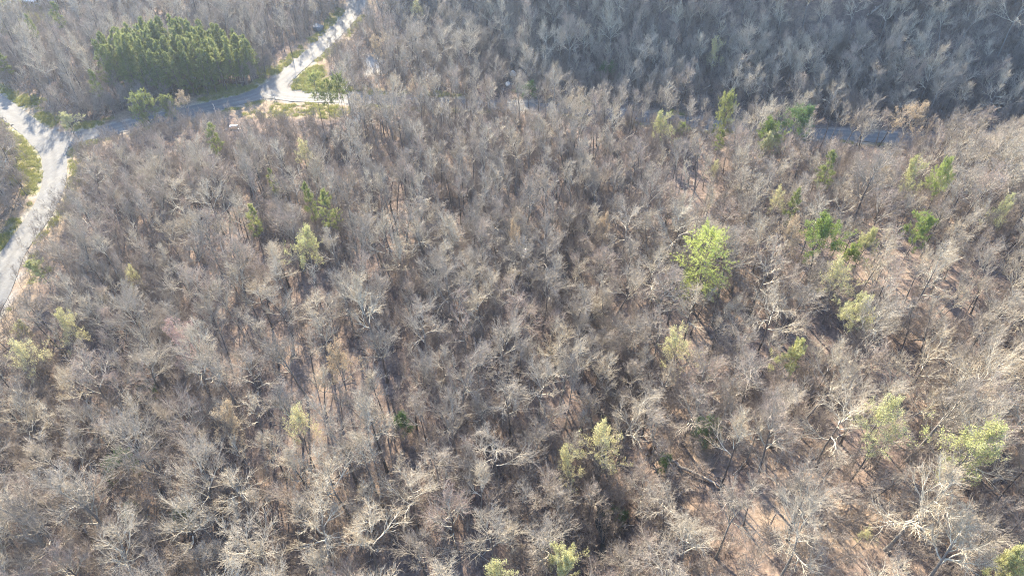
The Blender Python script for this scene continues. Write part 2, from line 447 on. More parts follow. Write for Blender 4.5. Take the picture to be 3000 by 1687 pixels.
# creek water along the ravine bed
cy = np.arange(28, 124, 1.0); cx = creek_x(cy)
wv, wf = [], []
for i, (a, b) in enumerate(zip(cx, cy)):
    w = 0.6 + 0.3 * math.sin(b * 1.3) + 0.25 * math.sin(b * 0.53)
    zc = min(float(hz(a - 0.4, b)), float(hz(a + 0.4, b))) + 0.22
    for s in (-1, -0.33, 0.33, 1):
        wv.append((a + s * w, b, zc))
    if i:
        for q in range(3):
            wf.append([(i - 1) * 4 + q, (i - 1) * 4 + q + 1, i * 4 + q + 1, i * 4 + q])
tag(obj('creek', mesh_from('creek', np.array(wv), [np.array(wf)], [M['water']], smooth=True)), 'narrow dark creek in the ravine', kind='structure')

# ------------------------------------------------------------------ tubes and tree growth (vectorised)
class Geo:
    """collects polygons; one mesh per builder"""
    def __init__(s): s.V, s.F, s.mi, s.n = [], {}, {}, 0
    def add(s, V, F, m=0):
        F = np.asarray(F) + s.n
        k = F.shape[1]
        s.V.append(np.asarray(V, float).reshape(-1, 3)); s.n += len(s.V[-1])
        s.F.setdefault(k, []).append(F); s.mi.setdefault(k, []).append(np.full(len(F), m, np.int32))
    def tubes(s, pts, rad, sides, m=0, cap=False):
        Mn, Pn, _ = pts.shape
        tan = np.gradient(pts, axis=1); tan = nrm(tan)
        ref = np.where(np.abs(tan[:, :1, 2:3]) > 0.9, np.array([1.0, 0, 0]), np.array([0, 0, 1.0]))
        u = nrm(np.cross(tan, np.broadcast_to(ref, tan.shape))); v = np.cross(tan, u)
        a = np.arange(sides) * 2 * PI / sides
        ring = pts[:, :, None] + rad[:, :, None, None] * (np.cos(a)[:, None] * u[:, :, None] + np.sin(a)[:, None] * v[:, :, None])
        idx = np.arange(Mn * Pn * sides).reshape(Mn, Pn, sides)
        nx_ = np.roll(idx, -1, axis=2)
        F = np.stack([idx[:, :-1], nx_[:, :-1], nx_[:, 1:], idx[:, 1:]], -1).reshape(-1, 4)
        s.add(ring.reshape(-1, 3), F, m)
        if cap:
            s.F.setdefault(sides, []).append(idx[:, 0, ::-1] + s.n - idx.size); s.mi.setdefault(sides, []).append(np.full(Mn, m, np.int32))
            s.F.setdefault(sides, []).append(idx[:, -1] + s.n - idx.size); s.mi.setdefault(sides, []).append(np.full(Mn, m, np.int32))
    def box(s, lo, hi, m=0):
        x0, y0, z0 = lo; x1, y1, z1 = hi
        s.add([(x0, y0, z0), (x1, y0, z0), (x1, y1, z0), (x0, y1, z0), (x0, y0, z1), (x1, y0, z1), (x1, y1, z1), (x0, y1, z1)],
              [(0, 3, 2, 1), (4, 5, 6, 7), (0, 1, 5, 4), (1, 2, 6, 5), (2, 3, 7, 6), (3, 0, 4, 7)], m)
    def mesh(s, name, mats, smooth=True):
        V = np.concatenate(s.V)
        F = [np.concatenate(f) for f in s.F.values()]
        mi = np.concatenate([np.concatenate(m) for m in s.mi.values()])
        return mesh_from(name, V, F, mats, mi, smooth)

def grow(st, d, L, Pn, wig, up, R):
    pts = [st]; d = nrm(d); ds = [d]
    for k in range(Pn - 1):
        d = nrm(d + wig * R.standard_normal(d.shape) + np.array([0, 0, up]))
        pts.append(pts[-1] + d * (L / (Pn - 1))[:, None]); ds.append(d)
    return np.stack(pts, 1), np.stack(ds, 1)

def spawn(pts, ds, L, rad, K, t0, t1, ang, ratio, R, tip=True, fall=0.5):
    """K children on each branch; angles in degrees"""
    Mn, Pn, _ = pts.shape
    t = t0 + (t1 - t0) * (np.arange(K) + R.random((Mn, K))) / K
    if tip: t[:, -1] = 1.0
    f = t * (Pn - 1); i = np.minimum(f.astype(int), Pn - 2); w = (f - i)[..., None]
    r = np.arange(Mn)[:, None]
    p = pts[r, i] * (1 - w) + pts[r, i + 1] * w
    tn = nrm(ds[r, i + 1])
    perp = nrm(np.cross(tn, R.standard_normal(tn.shape)))
    a = np.radians(ang[0] + (ang[1] - ang[0]) * R.random((Mn, K)))
    if tip: a[:, -1] *= 0.35
    dd = np.cos(a)[..., None] * tn + np.sin(a)[..., None] * perp
    l = L[:, None] * ratio * (1 - fall * t) * (0.7 + 0.6 * R.random((Mn, K)))
    rr = rad[r, i] * (1 - w[..., 0]) + rad[r, i + 1] * w[..., 0]
    return p.reshape(-1, 3), dd.reshape(-1, 3), l.ravel(), rr.ravel()

def taper(r0, Pn, end):
    return r0[:, None] * (1 - (1 - end) * np.linspace(0, 1, Pn)[None])

def hardwood(seed, H, r0, first, nlimb, spread, k2, k3, k4, rise=0.10, wig=0.13, fork=False, limb_ang=(62, 26), twig_r=0.0125):
    """bare broadleaf tree. returns (trunk Geo, crown Geo, points where buds or leaves sit)"""
    R = np.random.default_rng(seed)
    T, C = Geo(), Geo()
    Pn = 11
    lean = R.standard_normal(2) * 0.035
    tp, td = grow(np.zeros((1, 3)), np.array([[lean[0], lean[1], 1.0]]), np.array([H * 0.9]), Pn, 0.05, 0.06, R)
    tr = r0 * (1 - 0.86 * np.linspace(0, 1, Pn) ** 1.1)[None]
    tr[:, 0] *= 1.45
    tp[:, 0, 2] -= 0.5
    kb = 8
    T.tubes(tp[:, :kb + 1], tr[:, :kb + 1], 7, 0)
    C.tubes(tp[:, kb:], tr[:, kb:], 6, 0)
    # limbs
    t = first + (0.97 - first) * (np.arange(nlimb) + R.random(nlimb) * 0.9) / nlimb
    f = t * (Pn - 1); i = np.minimum(f.astype(int), Pn - 2); w = (f - i)[:, None]
    p = tp[0, i] * (1 - w) + tp[0, i + 1] * w
    rr = (tr[0, i] * (1 - w[:, 0]) + tr[0, i + 1] * w[:, 0])
    az = np.cumsum(np.full(nlimb, 2.4)) + R.standard_normal(nlimb) * 0.5
    u = (t - first) / (1 - first)
    a = np.radians(limb_ang[0] + (limb_ang[1] - limb_ang[0]) * u + R.standard_normal(nlimb) * 7)
    d = np.stack([np.sin(a) * np.cos(az), np.sin(a) * np.sin(az), np.cos(a)], -1)
    L = spread * (1.15 - 0.55 * u) * (0.75 + 0.5 * R.random(nlimb))
    lr = np.minimum(rr * 0.8, 0.05 + 0.026 * L)
    P1, D1 = grow(p, d, L, 7, wig, rise, R)
    R1 = taper(lr, 7, 0.28)
    C.tubes(P1, R1, 5, 0)
    # second order
    s = spawn(P1, D1, L, R1, k2, 0.2, 1.0, (24, 52), 0.66, R, True, 0.4)
    P2, D2 = grow(s[0], s[1], s[2], 5, wig * 0.9, rise * 0.9, R)
    R2 = taper(np.minimum(s[3] * 0.78, 0.034 + 0.018 * s[2]), 5, 0.35)
    C.tubes(P2, R2, 4, 0)
    s = spawn(P2, D2, s[2], R2, k3, 0.12, 1.0, (22, 48), 0.68, R, True, 0.4)
    l3 = np.maximum(s[2], 0.6)
    P3, D3 = grow(s[0], s[1], l3, 4, wig * 0.95, rise * 0.7, R)
    R3 = taper(np.clip(s[3] * 0.7, 0.021, 0.042), 4, 0.45)
    C.tubes(P3, R3, 3, 0 if twig_r > 0.012 else 1)
    s = spawn(P3, D3, l3, R3, k4, 0.1, 1.0, (20, 50), 0.75, R)
    l4 = np.clip(s[2], 0.35, 1.4)
    P4, D4 = grow(s[0], s[1], l4, 3, wig * 1.0, rise * 0.7, R)
    R4 = taper(np.full(len(l4), twig_r), 3, 0.6)
    C.tubes(P4, R4, 3, 1)
    return T, C, np.concatenate([P4[:, 1], P4[:, 2], P3[:, 3]])

def leaf_geo(pts, n, size, R, jit=0.25):
    """n small folded leaves around the points"""
    c = pts[R.integers(0, len(pts), n)] + R.standard_normal((n, 3)) * jit
    a = nrm(R.standard_normal((n, 3))); b = nrm(np.cross(a, R.standard_normal((n, 3))))
    nml = np.cross(a, b)
    s = size * (0.6 + 0.8 * R.random(n))[:, None]
    V = np.stack([c - a * s, c + b * s * 0.55 + nml * s * 0.2, c + a * s, c - b * s * 0.55 + nml * s * 0.2], 1)
    i = np.arange(n)[:, None] * 4
    F = np.concatenate([i + [0, 1, 2], i + [0, 2, 3]])
    G = Geo(); G.add(V.reshape(-1, 3), F)
    return G

def needle_geo(c, d, nper, ln, wd, R, spread=0.75):
    """tufts of thin blades fanning out of points c along directions d"""
    n = len(c)
    dd = nrm(np.repeat(d, nper, 0) + spread * R.standard_normal((n * nper, 3)))
    cc = np.repeat(c, nper, 0) + 0.05 * R.standard_normal((n * nper, 3))
    sd = nrm(np.cross(dd, R.standard_normal(dd.shape)))
    l = ln * (0.6 + 0.8 * R.random(len(dd)))[:, None]
    V = np.stack([cc - sd * wd * 0.5, cc + sd * wd * 0.5, cc + dd * l], 1)
    F = np.arange(len(dd) * 3).reshape(-1, 3)
    G = Geo(); G.add(V.reshape(-1, 3), F)
    return G

def pine(seed, H, r0, low, rad, nbr, k2, nper, ln=0.5, wd=0.06, droop=0.0, shape='cone'):
    R = np.random.default_rng(seed)
    T, C = Geo(), Geo()
    Pn = 9
    tp, td = grow(np.zeros((1, 3)), np.array([[0.03 * R.standard_normal(), 0.03 * R.standard_normal(), 1.0]]), np.array([H]), Pn, 0.02, 0.1, R)
    tr = r0 * (1 - 0.9 * np.linspace(0, 1, Pn))[None]; tr[:, 0] *= 1.3; tp[:, 0, 2] -= 0.5
    T.tubes(tp, tr, 6, 0)
    t = low + (0.99 - low) * (np.arange(nbr) + R.random(nbr)) / nbr
    f = t * (Pn - 1); i = np.minimum(f.astype(int), Pn - 2); w = (f - i)[:, None]
    p = tp[0, i] * (1 - w) + tp[0, i + 1] * w
    u = (t - low) / (1 - low)
    az = R.random(nbr) * 2 * PI
    prof = (1 - u) ** 0.75 + 0.12 if shape == 'cone' else np.sqrt(np.clip(1 - (2 * u - 0.75) ** 2 / 1.7, 0.05, 1))
    if shape == 'cone': prof = prof * (0.45 + 0.55 * smooth01(u / 0.25))
    L = rad * prof * (0.65 + 0.6 * R.random(nbr))
    el = np.radians(-6 + 42 * u + 9 * R.standard_normal(nbr)) - droop * (1 - u)
    d = np.stack([np.cos(el) * np.cos(az), np.cos(el) * np.sin(az), np.sin(el)], -1)
    P1, D1 = grow(p, d, L, 5, 0.10, 0.05 - droop * 0.12, R)
    R1 = taper(0.018 + 0.012 * L, 5, 0.3)
    C.tubes(P1, R1, 3, 0)
    s = spawn(P1, D1, L, R1, k2, 0.3, 1.0, (30, 65), 0.45, R)
    P2, D2 = grow(s[0], s[1], np.maximum(s[2], 0.3), 3, 0.15, 0.05, R)
    C.tubes(P2, taper(np.full(len(s[2]), 0.012), 3, 0.6), 3, 0)
    c = np.concatenate([P2[:, 1], P2[:, 2], P1[:, 3], P1[:, 4]]); dd = np.concatenate([D2[:, 1], D2[:, 2], D1[:, 3], D1[:, 4]])
    return T, C, needle_geo(c, dd + np.array([0, 0, 0.35]), nper, ln, wd, R)

# ---- tree prototypes: dict kind -> list of (trunk mesh, crown mesh, leaf points)
def joined(name, geos, mats):
    """one mesh out of several builders; mats = list of material lists"""
    V, F, MI, n, ml = [], {}, {}, 0, []
    for G, ms in zip(geos, mats):
        v = np.concatenate(G.V); V.append(v)
        for k in G.F:
            F.setdefault(k, []).append(np.concatenate(G.F[k]) + n); MI.setdefault(k, []).append(np.concatenate(G.mi[k]) + len(ml))
        n += len(v); ml += ms
    return mesh_from(name, np.concatenate(V), [np.concatenate(f) for f in F.values()], ml, np.concatenate([np.concatenate(m) for m in MI.values()]), True)

TM, CM = [M['trunk']], [M['limb'], M['twig']]
BROAD, SLIM, MID = [], [], []
for i in range(12):
    R_ = np.random.default_rng(100 + i)
    g_ = hardwood(200 + i, 16.5 + 3.5 * R_.random(), 0.21 + 0.09 * R_.random(), 0.34 + 0.20 * R_.random(), 8 + i % 5, 3.9 + 1.6 * R_.random(), 8, 6, 4,
                  rise=0.07 + 0.06 * R_.random(), wig=0.11 + 0.11 * R_.random(), limb_ang=(74 - 12 * (i % 3), 16 + 5 * (i % 4)))
    BROAD.append(g_)
for i in range(6):
    R_ = np.random.default_rng(300 + i)
    MID.append(hardwood(320 + i, 15 + 3.5 * R_.random(), 0.15 + 0.05 * R_.random(), 0.45 + 0.1 * R_.random(), 9, 2.9 + 0.8 * R_.random(), 7, 5, 4,
                        rise=0.12, wig=0.13, limb_ang=(52, 18)))
for i in range(6):
    R_ = np.random.default_rng(400 + i)
    SLIM.append(hardwood(420 + i, 16 + 3.0 * R_.random(), 0.14 + 0.05 * R_.random(), 0.58 + 0.12 * R_.random(), 8, 2.0 + 0.5 * R_.random(), 5, 4, 4,
                         rise=0.13, wig=0.13, limb_ang=(46, 16)))
def pair(g_, nm):
    return (g_[0].mesh(nm + '_trunk', TM), g_[1].mesh(nm + '_crown', CM), g_[2])
BARE = [pair(g_, 'broad') for g_ in BROAD] + [pair(g_, 'mid') for g_ in MID] + [pair(g_, 'slim') for g_ in SLIM]
NB, NM_, NS = len(BROAD), len(MID), len(SLIM)
BARE_R = [5.0] * NB + [3.3] * NM_ + [2.3] * NS

# ------------------------------------------------------------------ plan of the wood
taken = []          # (x, y, clear radius)
LAND = []           # landmarks for the labels: (px, py, phrase)

def clear(x, y, r):
    return all((x - a) ** 2 + (y - b) ** 2 > (0.5 * (r + c)) ** 2 for a, b, c in taken)

# --- leafing, budding and evergreen trees seen one by one: px, py of the crown centre, height, crown radius, kind, label, landmark phrase
FEATURE = [
    (2071, 745, 19, 4.6, 'bigpine', 'big lime-green conifer with drooping lower boughs, brightest tree in the wood', 'the big lime-green conifer'),
    (2422, 683, 16, 4.2, 'green', 'round leafy mid-green tree with a dark double trunk below its crown', 'the round leafy green tree'),
    (2499, 738, 9, 2.3, 'green', 'small bright green leafy tree at the lower right of the round green tree', None),
    (2542, 704, 11, 2.0, 'lime', 'small yellow-green tree standing alone right of the round green tree', 'the small lone yellow-green tree'),
    (2696, 668, 13, 3.2, 'green', 'dull green triangular leafy crown near the right edge of the wood', 'the triangular dull green crown'),
    (2495, 905, 14, 3.0, 'lime', 'clear yellow-green tree with lobed crown among bare trees, right of centre', 'the lobed yellow-green tree'),
    (2319, 1046, 12, 2.4, 'limegreen', 'small vivid green tree in leaf, below the lobed yellow-green tree', 'the small vivid green tree'),
    (2469, 815, 15, 3.2, 'pale', 'pale straw-yellow budding tree between the round green and lobed yellow-green trees', None),
    (1998, 1008, 16, 3.3, 'pale', 'pale yellow budding tree below the big lime-green conifer', 'the pale yellow budding tree'),
    (2589, 1251, 17, 3.4, 'limethin', 'thin yellow-green budding tree left of the big fan-shaped one', 'the thin yellow-green tree'),
    (2835, 1322, 18, 4.3, 'limethin', 'big fan-shaped yellow-green budding tree near the lower right corner', 'the fan-shaped yellow-green tree'),
    (2067, 1264, 5, 1.9, 'shrub', 'round dark green holly bush on the bare forest floor beside leaning trunks', 'the round holly bush'),
    (1951, 1356, 3.5, 1.3, 'shrub', 'small green bush tucked beside the fallen uprooted trunk', None),
    (1642, 1655, 16, 2.6, 'limegreen', 'vivid yellow-green tree cut by the bottom edge beside the creek', 'the vivid bottom-edge tree'),
    (1466, 1690, 14, 3.0, 'limethin', 'yellow-green budding tree cut by the bottom edge, left of the vivid one', None),
    (1770, 1300, 17, 3.5, 'pale', 'pale yellow-green budding tree standing on the creek bank', 'the creek-bank budding tree'),
    (1676, 1340, 14, 2.4, 'pale', 'smaller pale budding tree just left of the creek-bank one', None),
    (1809, 1516, 3.5, 1.4, 'shrub', 'small dark bush on the right bank of the lower creek', None),
    (1180, 1238, 4, 1.7, 'shrub', 'dull green bush under bare trees in the lower middle', None),
    (113, 781, 7, 2.6, 'limegreen', 'bright lime-green evergreen beside the bend of the road', 'the road-bend evergreen'),
    (899, 721, 15, 3.3, 'limethin', 'yellow-green budding tree with round crown in the left wood', 'the left wood\'s yellow-green tree'),
    (954, 603, 15, 2.5, 'pine', 'dark green pine, right one of the two in the middle left wood', 'the pair of dark pines'),
    (905, 572, 15, 1.8, 'pine', 'slim dark green pine, left one of the two in the middle left wood', None),
    (738, 644, 12, 2.0, 'pine', 'small mid-green pine below left of the pair of dark pines', 'the small mid-green pine'),
    (394, 811, 10, 1.8, 'pale', 'faint greenish budding sapling in the left wood', None),
    (543, 1000, 17, 3.2, 'red', 'pinkish red budding maple among grey trees at the left', 'the pinkish red maple'),
    (984, 1046, 15, 2.8, 'tan', 'tan-leaved tree with clinging dead leaves left of centre', 'the tan-leaved tree'),
    (436, 1153, 4, 1.5, 'shrub', 'dark green bush in the shade of bare trees, lower left', None),
    (62, 965, 7, 1.6, 'limegreen', 'small lime-green tree at the left edge below the road bend', None),
    (80, 1040, 14, 3.2, 'pale', 'hazy olive-yellow budding tree at the left edge', 'the left-edge olive tree'),
    (215, 950, 13, 2.9, 'pale', 'hazy olive budding tree right of the lime-green tree at the left edge', None),
    (355, 1366, 5, 2.2, 'shrub', 'wide dark green bush in the lower left wood', 'the wide dark bush'),
    (530, 1520, 4, 1.5, 'shrub', 'dark bush beneath a spreading tree near the bottom left', None),
    (393, 1512, 4, 1.5, 'shrub', 'dark bush just left of a similar one near the bottom left', None),
    (655, 1248, 15, 2.4, 'tan', 'straw-coloured leafing tree in the lower left wood', 'the straw-coloured tree'),
    (877, 1240, 15, 2.6, 'pale', 'pale budding tree in the lower middle left', None),
    (1770, 665, 13, 1.9, 'tan', 'small golden-tan tree left of the big lime-green conifer', 'the small golden-tan tree'),
    (1515, 690, 13, 1.6, 'tan', 'thin tan-leaved tree in the middle of the wood', None),
    (796, 526, 11, 1.7, 'pine', 'small dark pine above the pair of dark pines, to their left', None),
    (890, 448, 13, 2.2, 'pale', 'faint greenish budding tree below the roadside pines', None),
    (625, 398, 13, 2.6, 'pine', 'mid-green pine standing near the white panel', 'the pine near the white panel'),
    (421, 312, 9, 4.2, 'needlebush', 'broad bushy light green pine by the road under the grove', 'the broad bushy pine by the road'),
    (490, 312, 7, 2.4, 'needlebush', 'smaller light green pine right of the broad bushy one', None),
    (530, 292, 8, 2.4, 'tan', 'golden-brown leafy tree at the road edge under the pine grove', 'the golden-brown tree at the grove'),
    (195, 350, 7, 3.0, 'lime', 'yellow-green flowering shrub in the fork of the left road', 'the left fork\'s yellow-green shrub'),
    (920, 243, 17, 2.6, 'umbrella', 'tall pine with flat layered crown beside the road fork', 'the tall pine at the road fork'),
    (948, 264, 15, 2.3, 'umbrella', 'shorter pine directly right of the tall fork pine', None),
    (990, 250, 16, 2.3, 'umbrella', 'leaning pine, rightmost of three at the road fork', None),
    (1103, 137, 12, 3.4, 'tan', 'golden-tan tree beside the pale gravel patch', 'the golden-tan tree by the gravel'),
    (1218, 25, 12, 2.6, 'pale', 'faint yellow budding tree high on the hillside near the top edge', None),
    (2100, 150, 14, 3.0, 'pale', 'pale yellowish budding tree on the shaded hillside', 'the pale hillside tree'),
    (2131, 332, 12, 2.8, 'needlebush', 'light green pine beside the far road', None),
    (2340, 347, 14, 4.4, 'darkgreen', 'broad dark green tree beyond the far road', 'the broad dark green tree'),
    (2264, 383, 13, 3.4, 'green', 'mid-green round tree in front of the far road', None),
    (2250, 418, 11, 2.7, 'lime', 'bright yellow-green tree directly below the mid-green round one by the far road', 'the far-road yellow-green tree'),
    (2110, 408, 9, 1.9, 'pine', 'small round green pine left of the yellow-green tree by the far road', None),
    (1943, 362, 13, 3.2, 'limethin', 'pale yellow pointed tree at the near edge of the far road', 'the pale yellow pointed tree'),
    (1992, 374, 6, 2.2, 'green', 'low dark green bush right of the pale yellow pointed tree', None),
    (2670, 340, 15, 4.4, 'tan', 'large tan-orange tree beyond the far road at the right', 'the large tan-orange tree'),
    (2437, 492, 15, 2.6, 'pine', 'green pine with slanting crown right of the far road bend', 'the slanting green pine'),
    (2679, 513, 15, 2.6, 'limethin', 'thin yellow-green tree on a dark leaning trunk at the right', 'the leaning yellow-green tree'),
    (2762, 522, 15, 2.6, 'green', 'green leafing tree right of the thin yellow-green one on a leaning trunk', None),
    (2319, 592, 14, 1.9, 'pine', 'narrow upright green pine above the round green tree', 'the narrow upright pine'),
    (2281, 583, 12, 1.9, 'pale', 'pale yellow budding tree left of the narrow upright pine', None),
    (2948, 620, 13, 2.2, 'limethin', 'yellow-green budding tree at the right edge', 'the right-edge yellow-green tree'),
    (2320, 690, 14, 3.0, 'tan', 'rusty tan-leaved tree just left of the round leafy green tree', None),
    (1550, 262, 8, 3.0, 'darkgreen', 'dull green tree on the flat ground beside the pale boulders', 'the dull green tree by the boulders'),
    (1780, 215, 6, 2.6, 'shrub', 'dark evergreen bush at the foot of the shaded hillside', None),
    (2530, 1560, 5, 1.3, 'pale', 'tiny pale sapling in the sunny clearing at the lower right', None),
    (275, 240, 12, 2.2, 'pine', 'lone leaning pine left of the pine grove', 'the lone pine left of the grove'),
    (5, 180, 10, 2.8, 'pine', 'dark green pine at the left edge above the road', None),
    (160, 40, 13, 3.0, 'pine', 'green pine standing right of the white house', 'the pine beside the house'),
    (90, 70, 12, 2.0, 'pine', 'thin pine in front of the white house', None),
    (2985, 1672, 12, 2.6, 'limegreen', 'yellow-green tree cut by the lower right corner', None),
    (2090, 500, 9, 1.8, 'pale', 'faint olive sapling right of the middle of the wood', None),
]
FT = {}
def feature_proto(kind, variant):
    """meshes for a leafing tree: trunk, crown, leaves"""
    key = (kind, variant)
    if key in FT: return FT[key]
    R = np.random.default_rng(900 + variant * 17 + sum(map(ord, kind)))
    if kind in ('pine', 'bigpine', 'umbrella', 'needlebush', 'grove'):
        if kind == 'pine': T, C, N = pine(50 + variant, 14, 0.16, 0.38, 2.6, 46, 6, 9, 0.5, 0.06)
        elif kind == 'grove': T, C, N = pine(70 + variant, 17, 0.17, 0.22, 2.7, 70, 7, 13, 0.45, 0.045)
        elif kind == 'bigpine': T, C, N = pine(90 + variant, 19, 0.30, 0.34, 5.2, 90, 9, 11, 0.55, 0.055, droop=0.35, shape='round')
        elif kind == 'umbrella': T, C, N = pine(60 + variant, 17, 0.17, 0.62, 3.2, 40, 7, 15, 0.5, 0.06, shape='round')
        else: T, C, N = pine(80 + variant, 8, 0.14, 0.15, 3.6, 60, 7, 10, 0.5, 0.06, shape='round')
        nm = 'needle_lime' if kind == 'bigpine' else 'needle'
        FT[key] = (T.mesh(kind + '_trunk', [M['pinebark']]), C.mesh(kind + '_crown', [M['pinebark']]), N.mesh(kind + '_needles', [M[nm]], False), {'pine': 14, 'grove': 17, 'bigpine': 19, 'umbrella': 17, 'needlebush': 8}[kind], {'pine': 2.7, 'grove': 2.6, 'bigpine': 5.0, 'umbrella': 3.2, 'needlebush': 3.8}[kind])
        return FT[key]
    if kind in ('shrub', 'shrubtree'):
        T, C, pts = hardwood(700 + variant, 4.0, 0.06, 0.1, 10, 2.0, 4, 4, 3, rise=0.08, limb_ang=(75, 25))
        G = leaf_geo(pts, 6500, 0.085, R, 0.18)
        FT[key] = (T.mesh('shrub_trunk', [M['brush']]), C.mesh('shrub_crown', [M['brush'], M['brush']]), G.mesh('shrub_leaves', [M['leaf_dark']], False), 4.4, 1.9)
        return FT[key]
    T, C, pts = hardwood(800 + variant, 15, 0.17, 0.38, 10, 4.4, 6, 5, 4, rise=0.11, limb_ang=(62, 18))
    mats = {'green': 'leaf_green', 'darkgreen': 'leaf_dark', 'lime': 'leaf_lime', 'limegreen': 'leaf_lime', 'limethin': 'leaf_lime', 'pale': 'leaf_pale', 'tan': 'leaf_tan', 'red': 'leaf_red'}
    num = {'green': 9000, 'darkgreen': 9000, 'lime': 7000, 'limegreen': 9000, 'limethin': 3800, 'pale': 2600, 'tan': 3400, 'red': 2400}[kind]
    G = leaf_geo(pts, int(num * 2.0), 0.085, R, 0.13)
    FT[key] = (T.mesh('leafing_trunk', TM), C.mesh('leafing_crown', CM), G.mesh('leaves_' + kind, [M[mats[kind]]], False), 15.5, 3.6)
    return FT[key]

NAMES = {'pine': 'pine_tree', 'bigpine': 'conifer_tree', 'umbrella': 'pine_tree', 'needlebush': 'pine_tree', 'grove': 'pine_tree', 'shrub': 'evergreen_bush', 'shrubtree': 'understory_tree'}
CATS = {'pine_tree': 'pine', 'conifer_tree': 'conifer', 'evergreen_bush': 'bush', 'understory_tree': 'tree', 'leafing_tree': 'tree'}
def place_feature(kind, variant, base, H, Rc, label, rz, tilt=(0, 0), group=None):
    tm, cm, lm, h0, r0 = feature_proto(kind, variant)
    nm = NAMES.get(kind, 'leafing_tree')
    sxy, sz = (1.0 if kind == 'grove' else 0.8) * Rc / r0, 0.94 * H / h0
    e = empty(nm, base, rz, (sxy, sxy, sz), tilt)
    tag(e, label, CATS[nm], group)
    obj('trunk', tm, e)
    c = obj('crown', cm, e)
    obj('needles' if 'pine' in kind or kind in ('umbrella', 'needlebush', 'grove') else 'leaves', lm, c)
    return e

for k, (px, py, H, Rc, kind, label, land) in enumerate(FEATURE):
    mid = {'shrub': 0.55, 'shrubtree': 0.6, 'umbrella': 0.82, 'needlebush': 0.6}.get(kind, 0.72)
    b = at(px, py, H * mid)
    b[2] = hz(b[0], b[1]) - 0.05
    v = k % 2 if kind in ('pine', 'green', 'lime', 'limethin', 'pale', 'tan', 'shrub', 'umbrella') else 0
    place_feature(kind, v, b, H, Rc, label, rng.random() * 6.28, (0.03 * rng.standard_normal(), 0.03 * rng.standard_normal()))
    if kind != 'shrub': taken.append((b[0], b[1], Rc * 1.25))
    if land: LAND.append((px, py, land))

# --- the pine grove above the left road
grove = []
gp = np.array([(335, 285), (420, 300), (500, 298), (560, 290), (640, 275), (700, 262), (745, 250), (765, 228), (700, 212), (600, 205), (500, 212), (420, 235), (345, 262)])
def inside_poly(p, Q):
    x, y = p; c = False
    for (x0, y0), (x1, y1) in zip(Q, np.roll(Q, -1, 0)):
        if (y0 > y) != (y1 > y) and x < (x1 - x0) * (y - y0) / (y1 - y0) + x0: c = not c
    return c
tries = 0
while len(grove) < 90 and tries < 6000:
    tries += 1
    p = (rng.uniform(310, 780), rng.uniform(160, 302))
    if not inside_poly(p, gp): continue
    w = flat_at(*p)
    if road_sdf(np.array([w[0]]), np.array([w[1]]))[0] < 3.5: continue
    if all((w[0] - a) ** 2 + (w[1] - b) ** 2 > 2.05 ** 2 for a, b, *_ in grove): grove.append((w[0], w[1]))
grove = np.array(grove)
order = np.argsort(-grove[:, 1])
rows = np.array_split(order, 6)
ORD = ['first', 'second', 'third', 'fourth', 'fifth', 'sixth', 'seventh', 'eighth', 'ninth', 'tenth', 'eleventh', 'twelfth', 'thirteenth', 'fourteenth', 'fifteenth', 'sixteenth']
for rname, rw in zip(('back row', 'second row from the back', 'third row from the back', 'third row from the road', 'second row from the road', 'front row'), rows):
    for q, i in enumerate(sorted(rw, key=lambda i: grove[i][0])):
        x, y = grove[i]
        place_feature('grove', int(i) % 4, (x, y, float(hz(x, y)) - 0.05), 11 + 4.5 * rng.random() + 4.0 * max(0, 1 - abs(x + 101) / 26), 1.7 + 0.6 * rng.random(),
                      f'roadside grove pine, {ORD[q]} from the left in the {rname}', rng.random() * 6.28, (0.03 * rng.standard_normal(), 0.03 * rng.standard_normal()), 'pines of the roadside grove')
        taken.append((x, y, 3.4))
LAND.append((530, 190, 'the pine grove'))

# --- pale standing snags and other single objects keep their ground clear
HOUSE = flat_at(112, 14)
taken.append((HOUSE[0], HOUSE[1], 16))

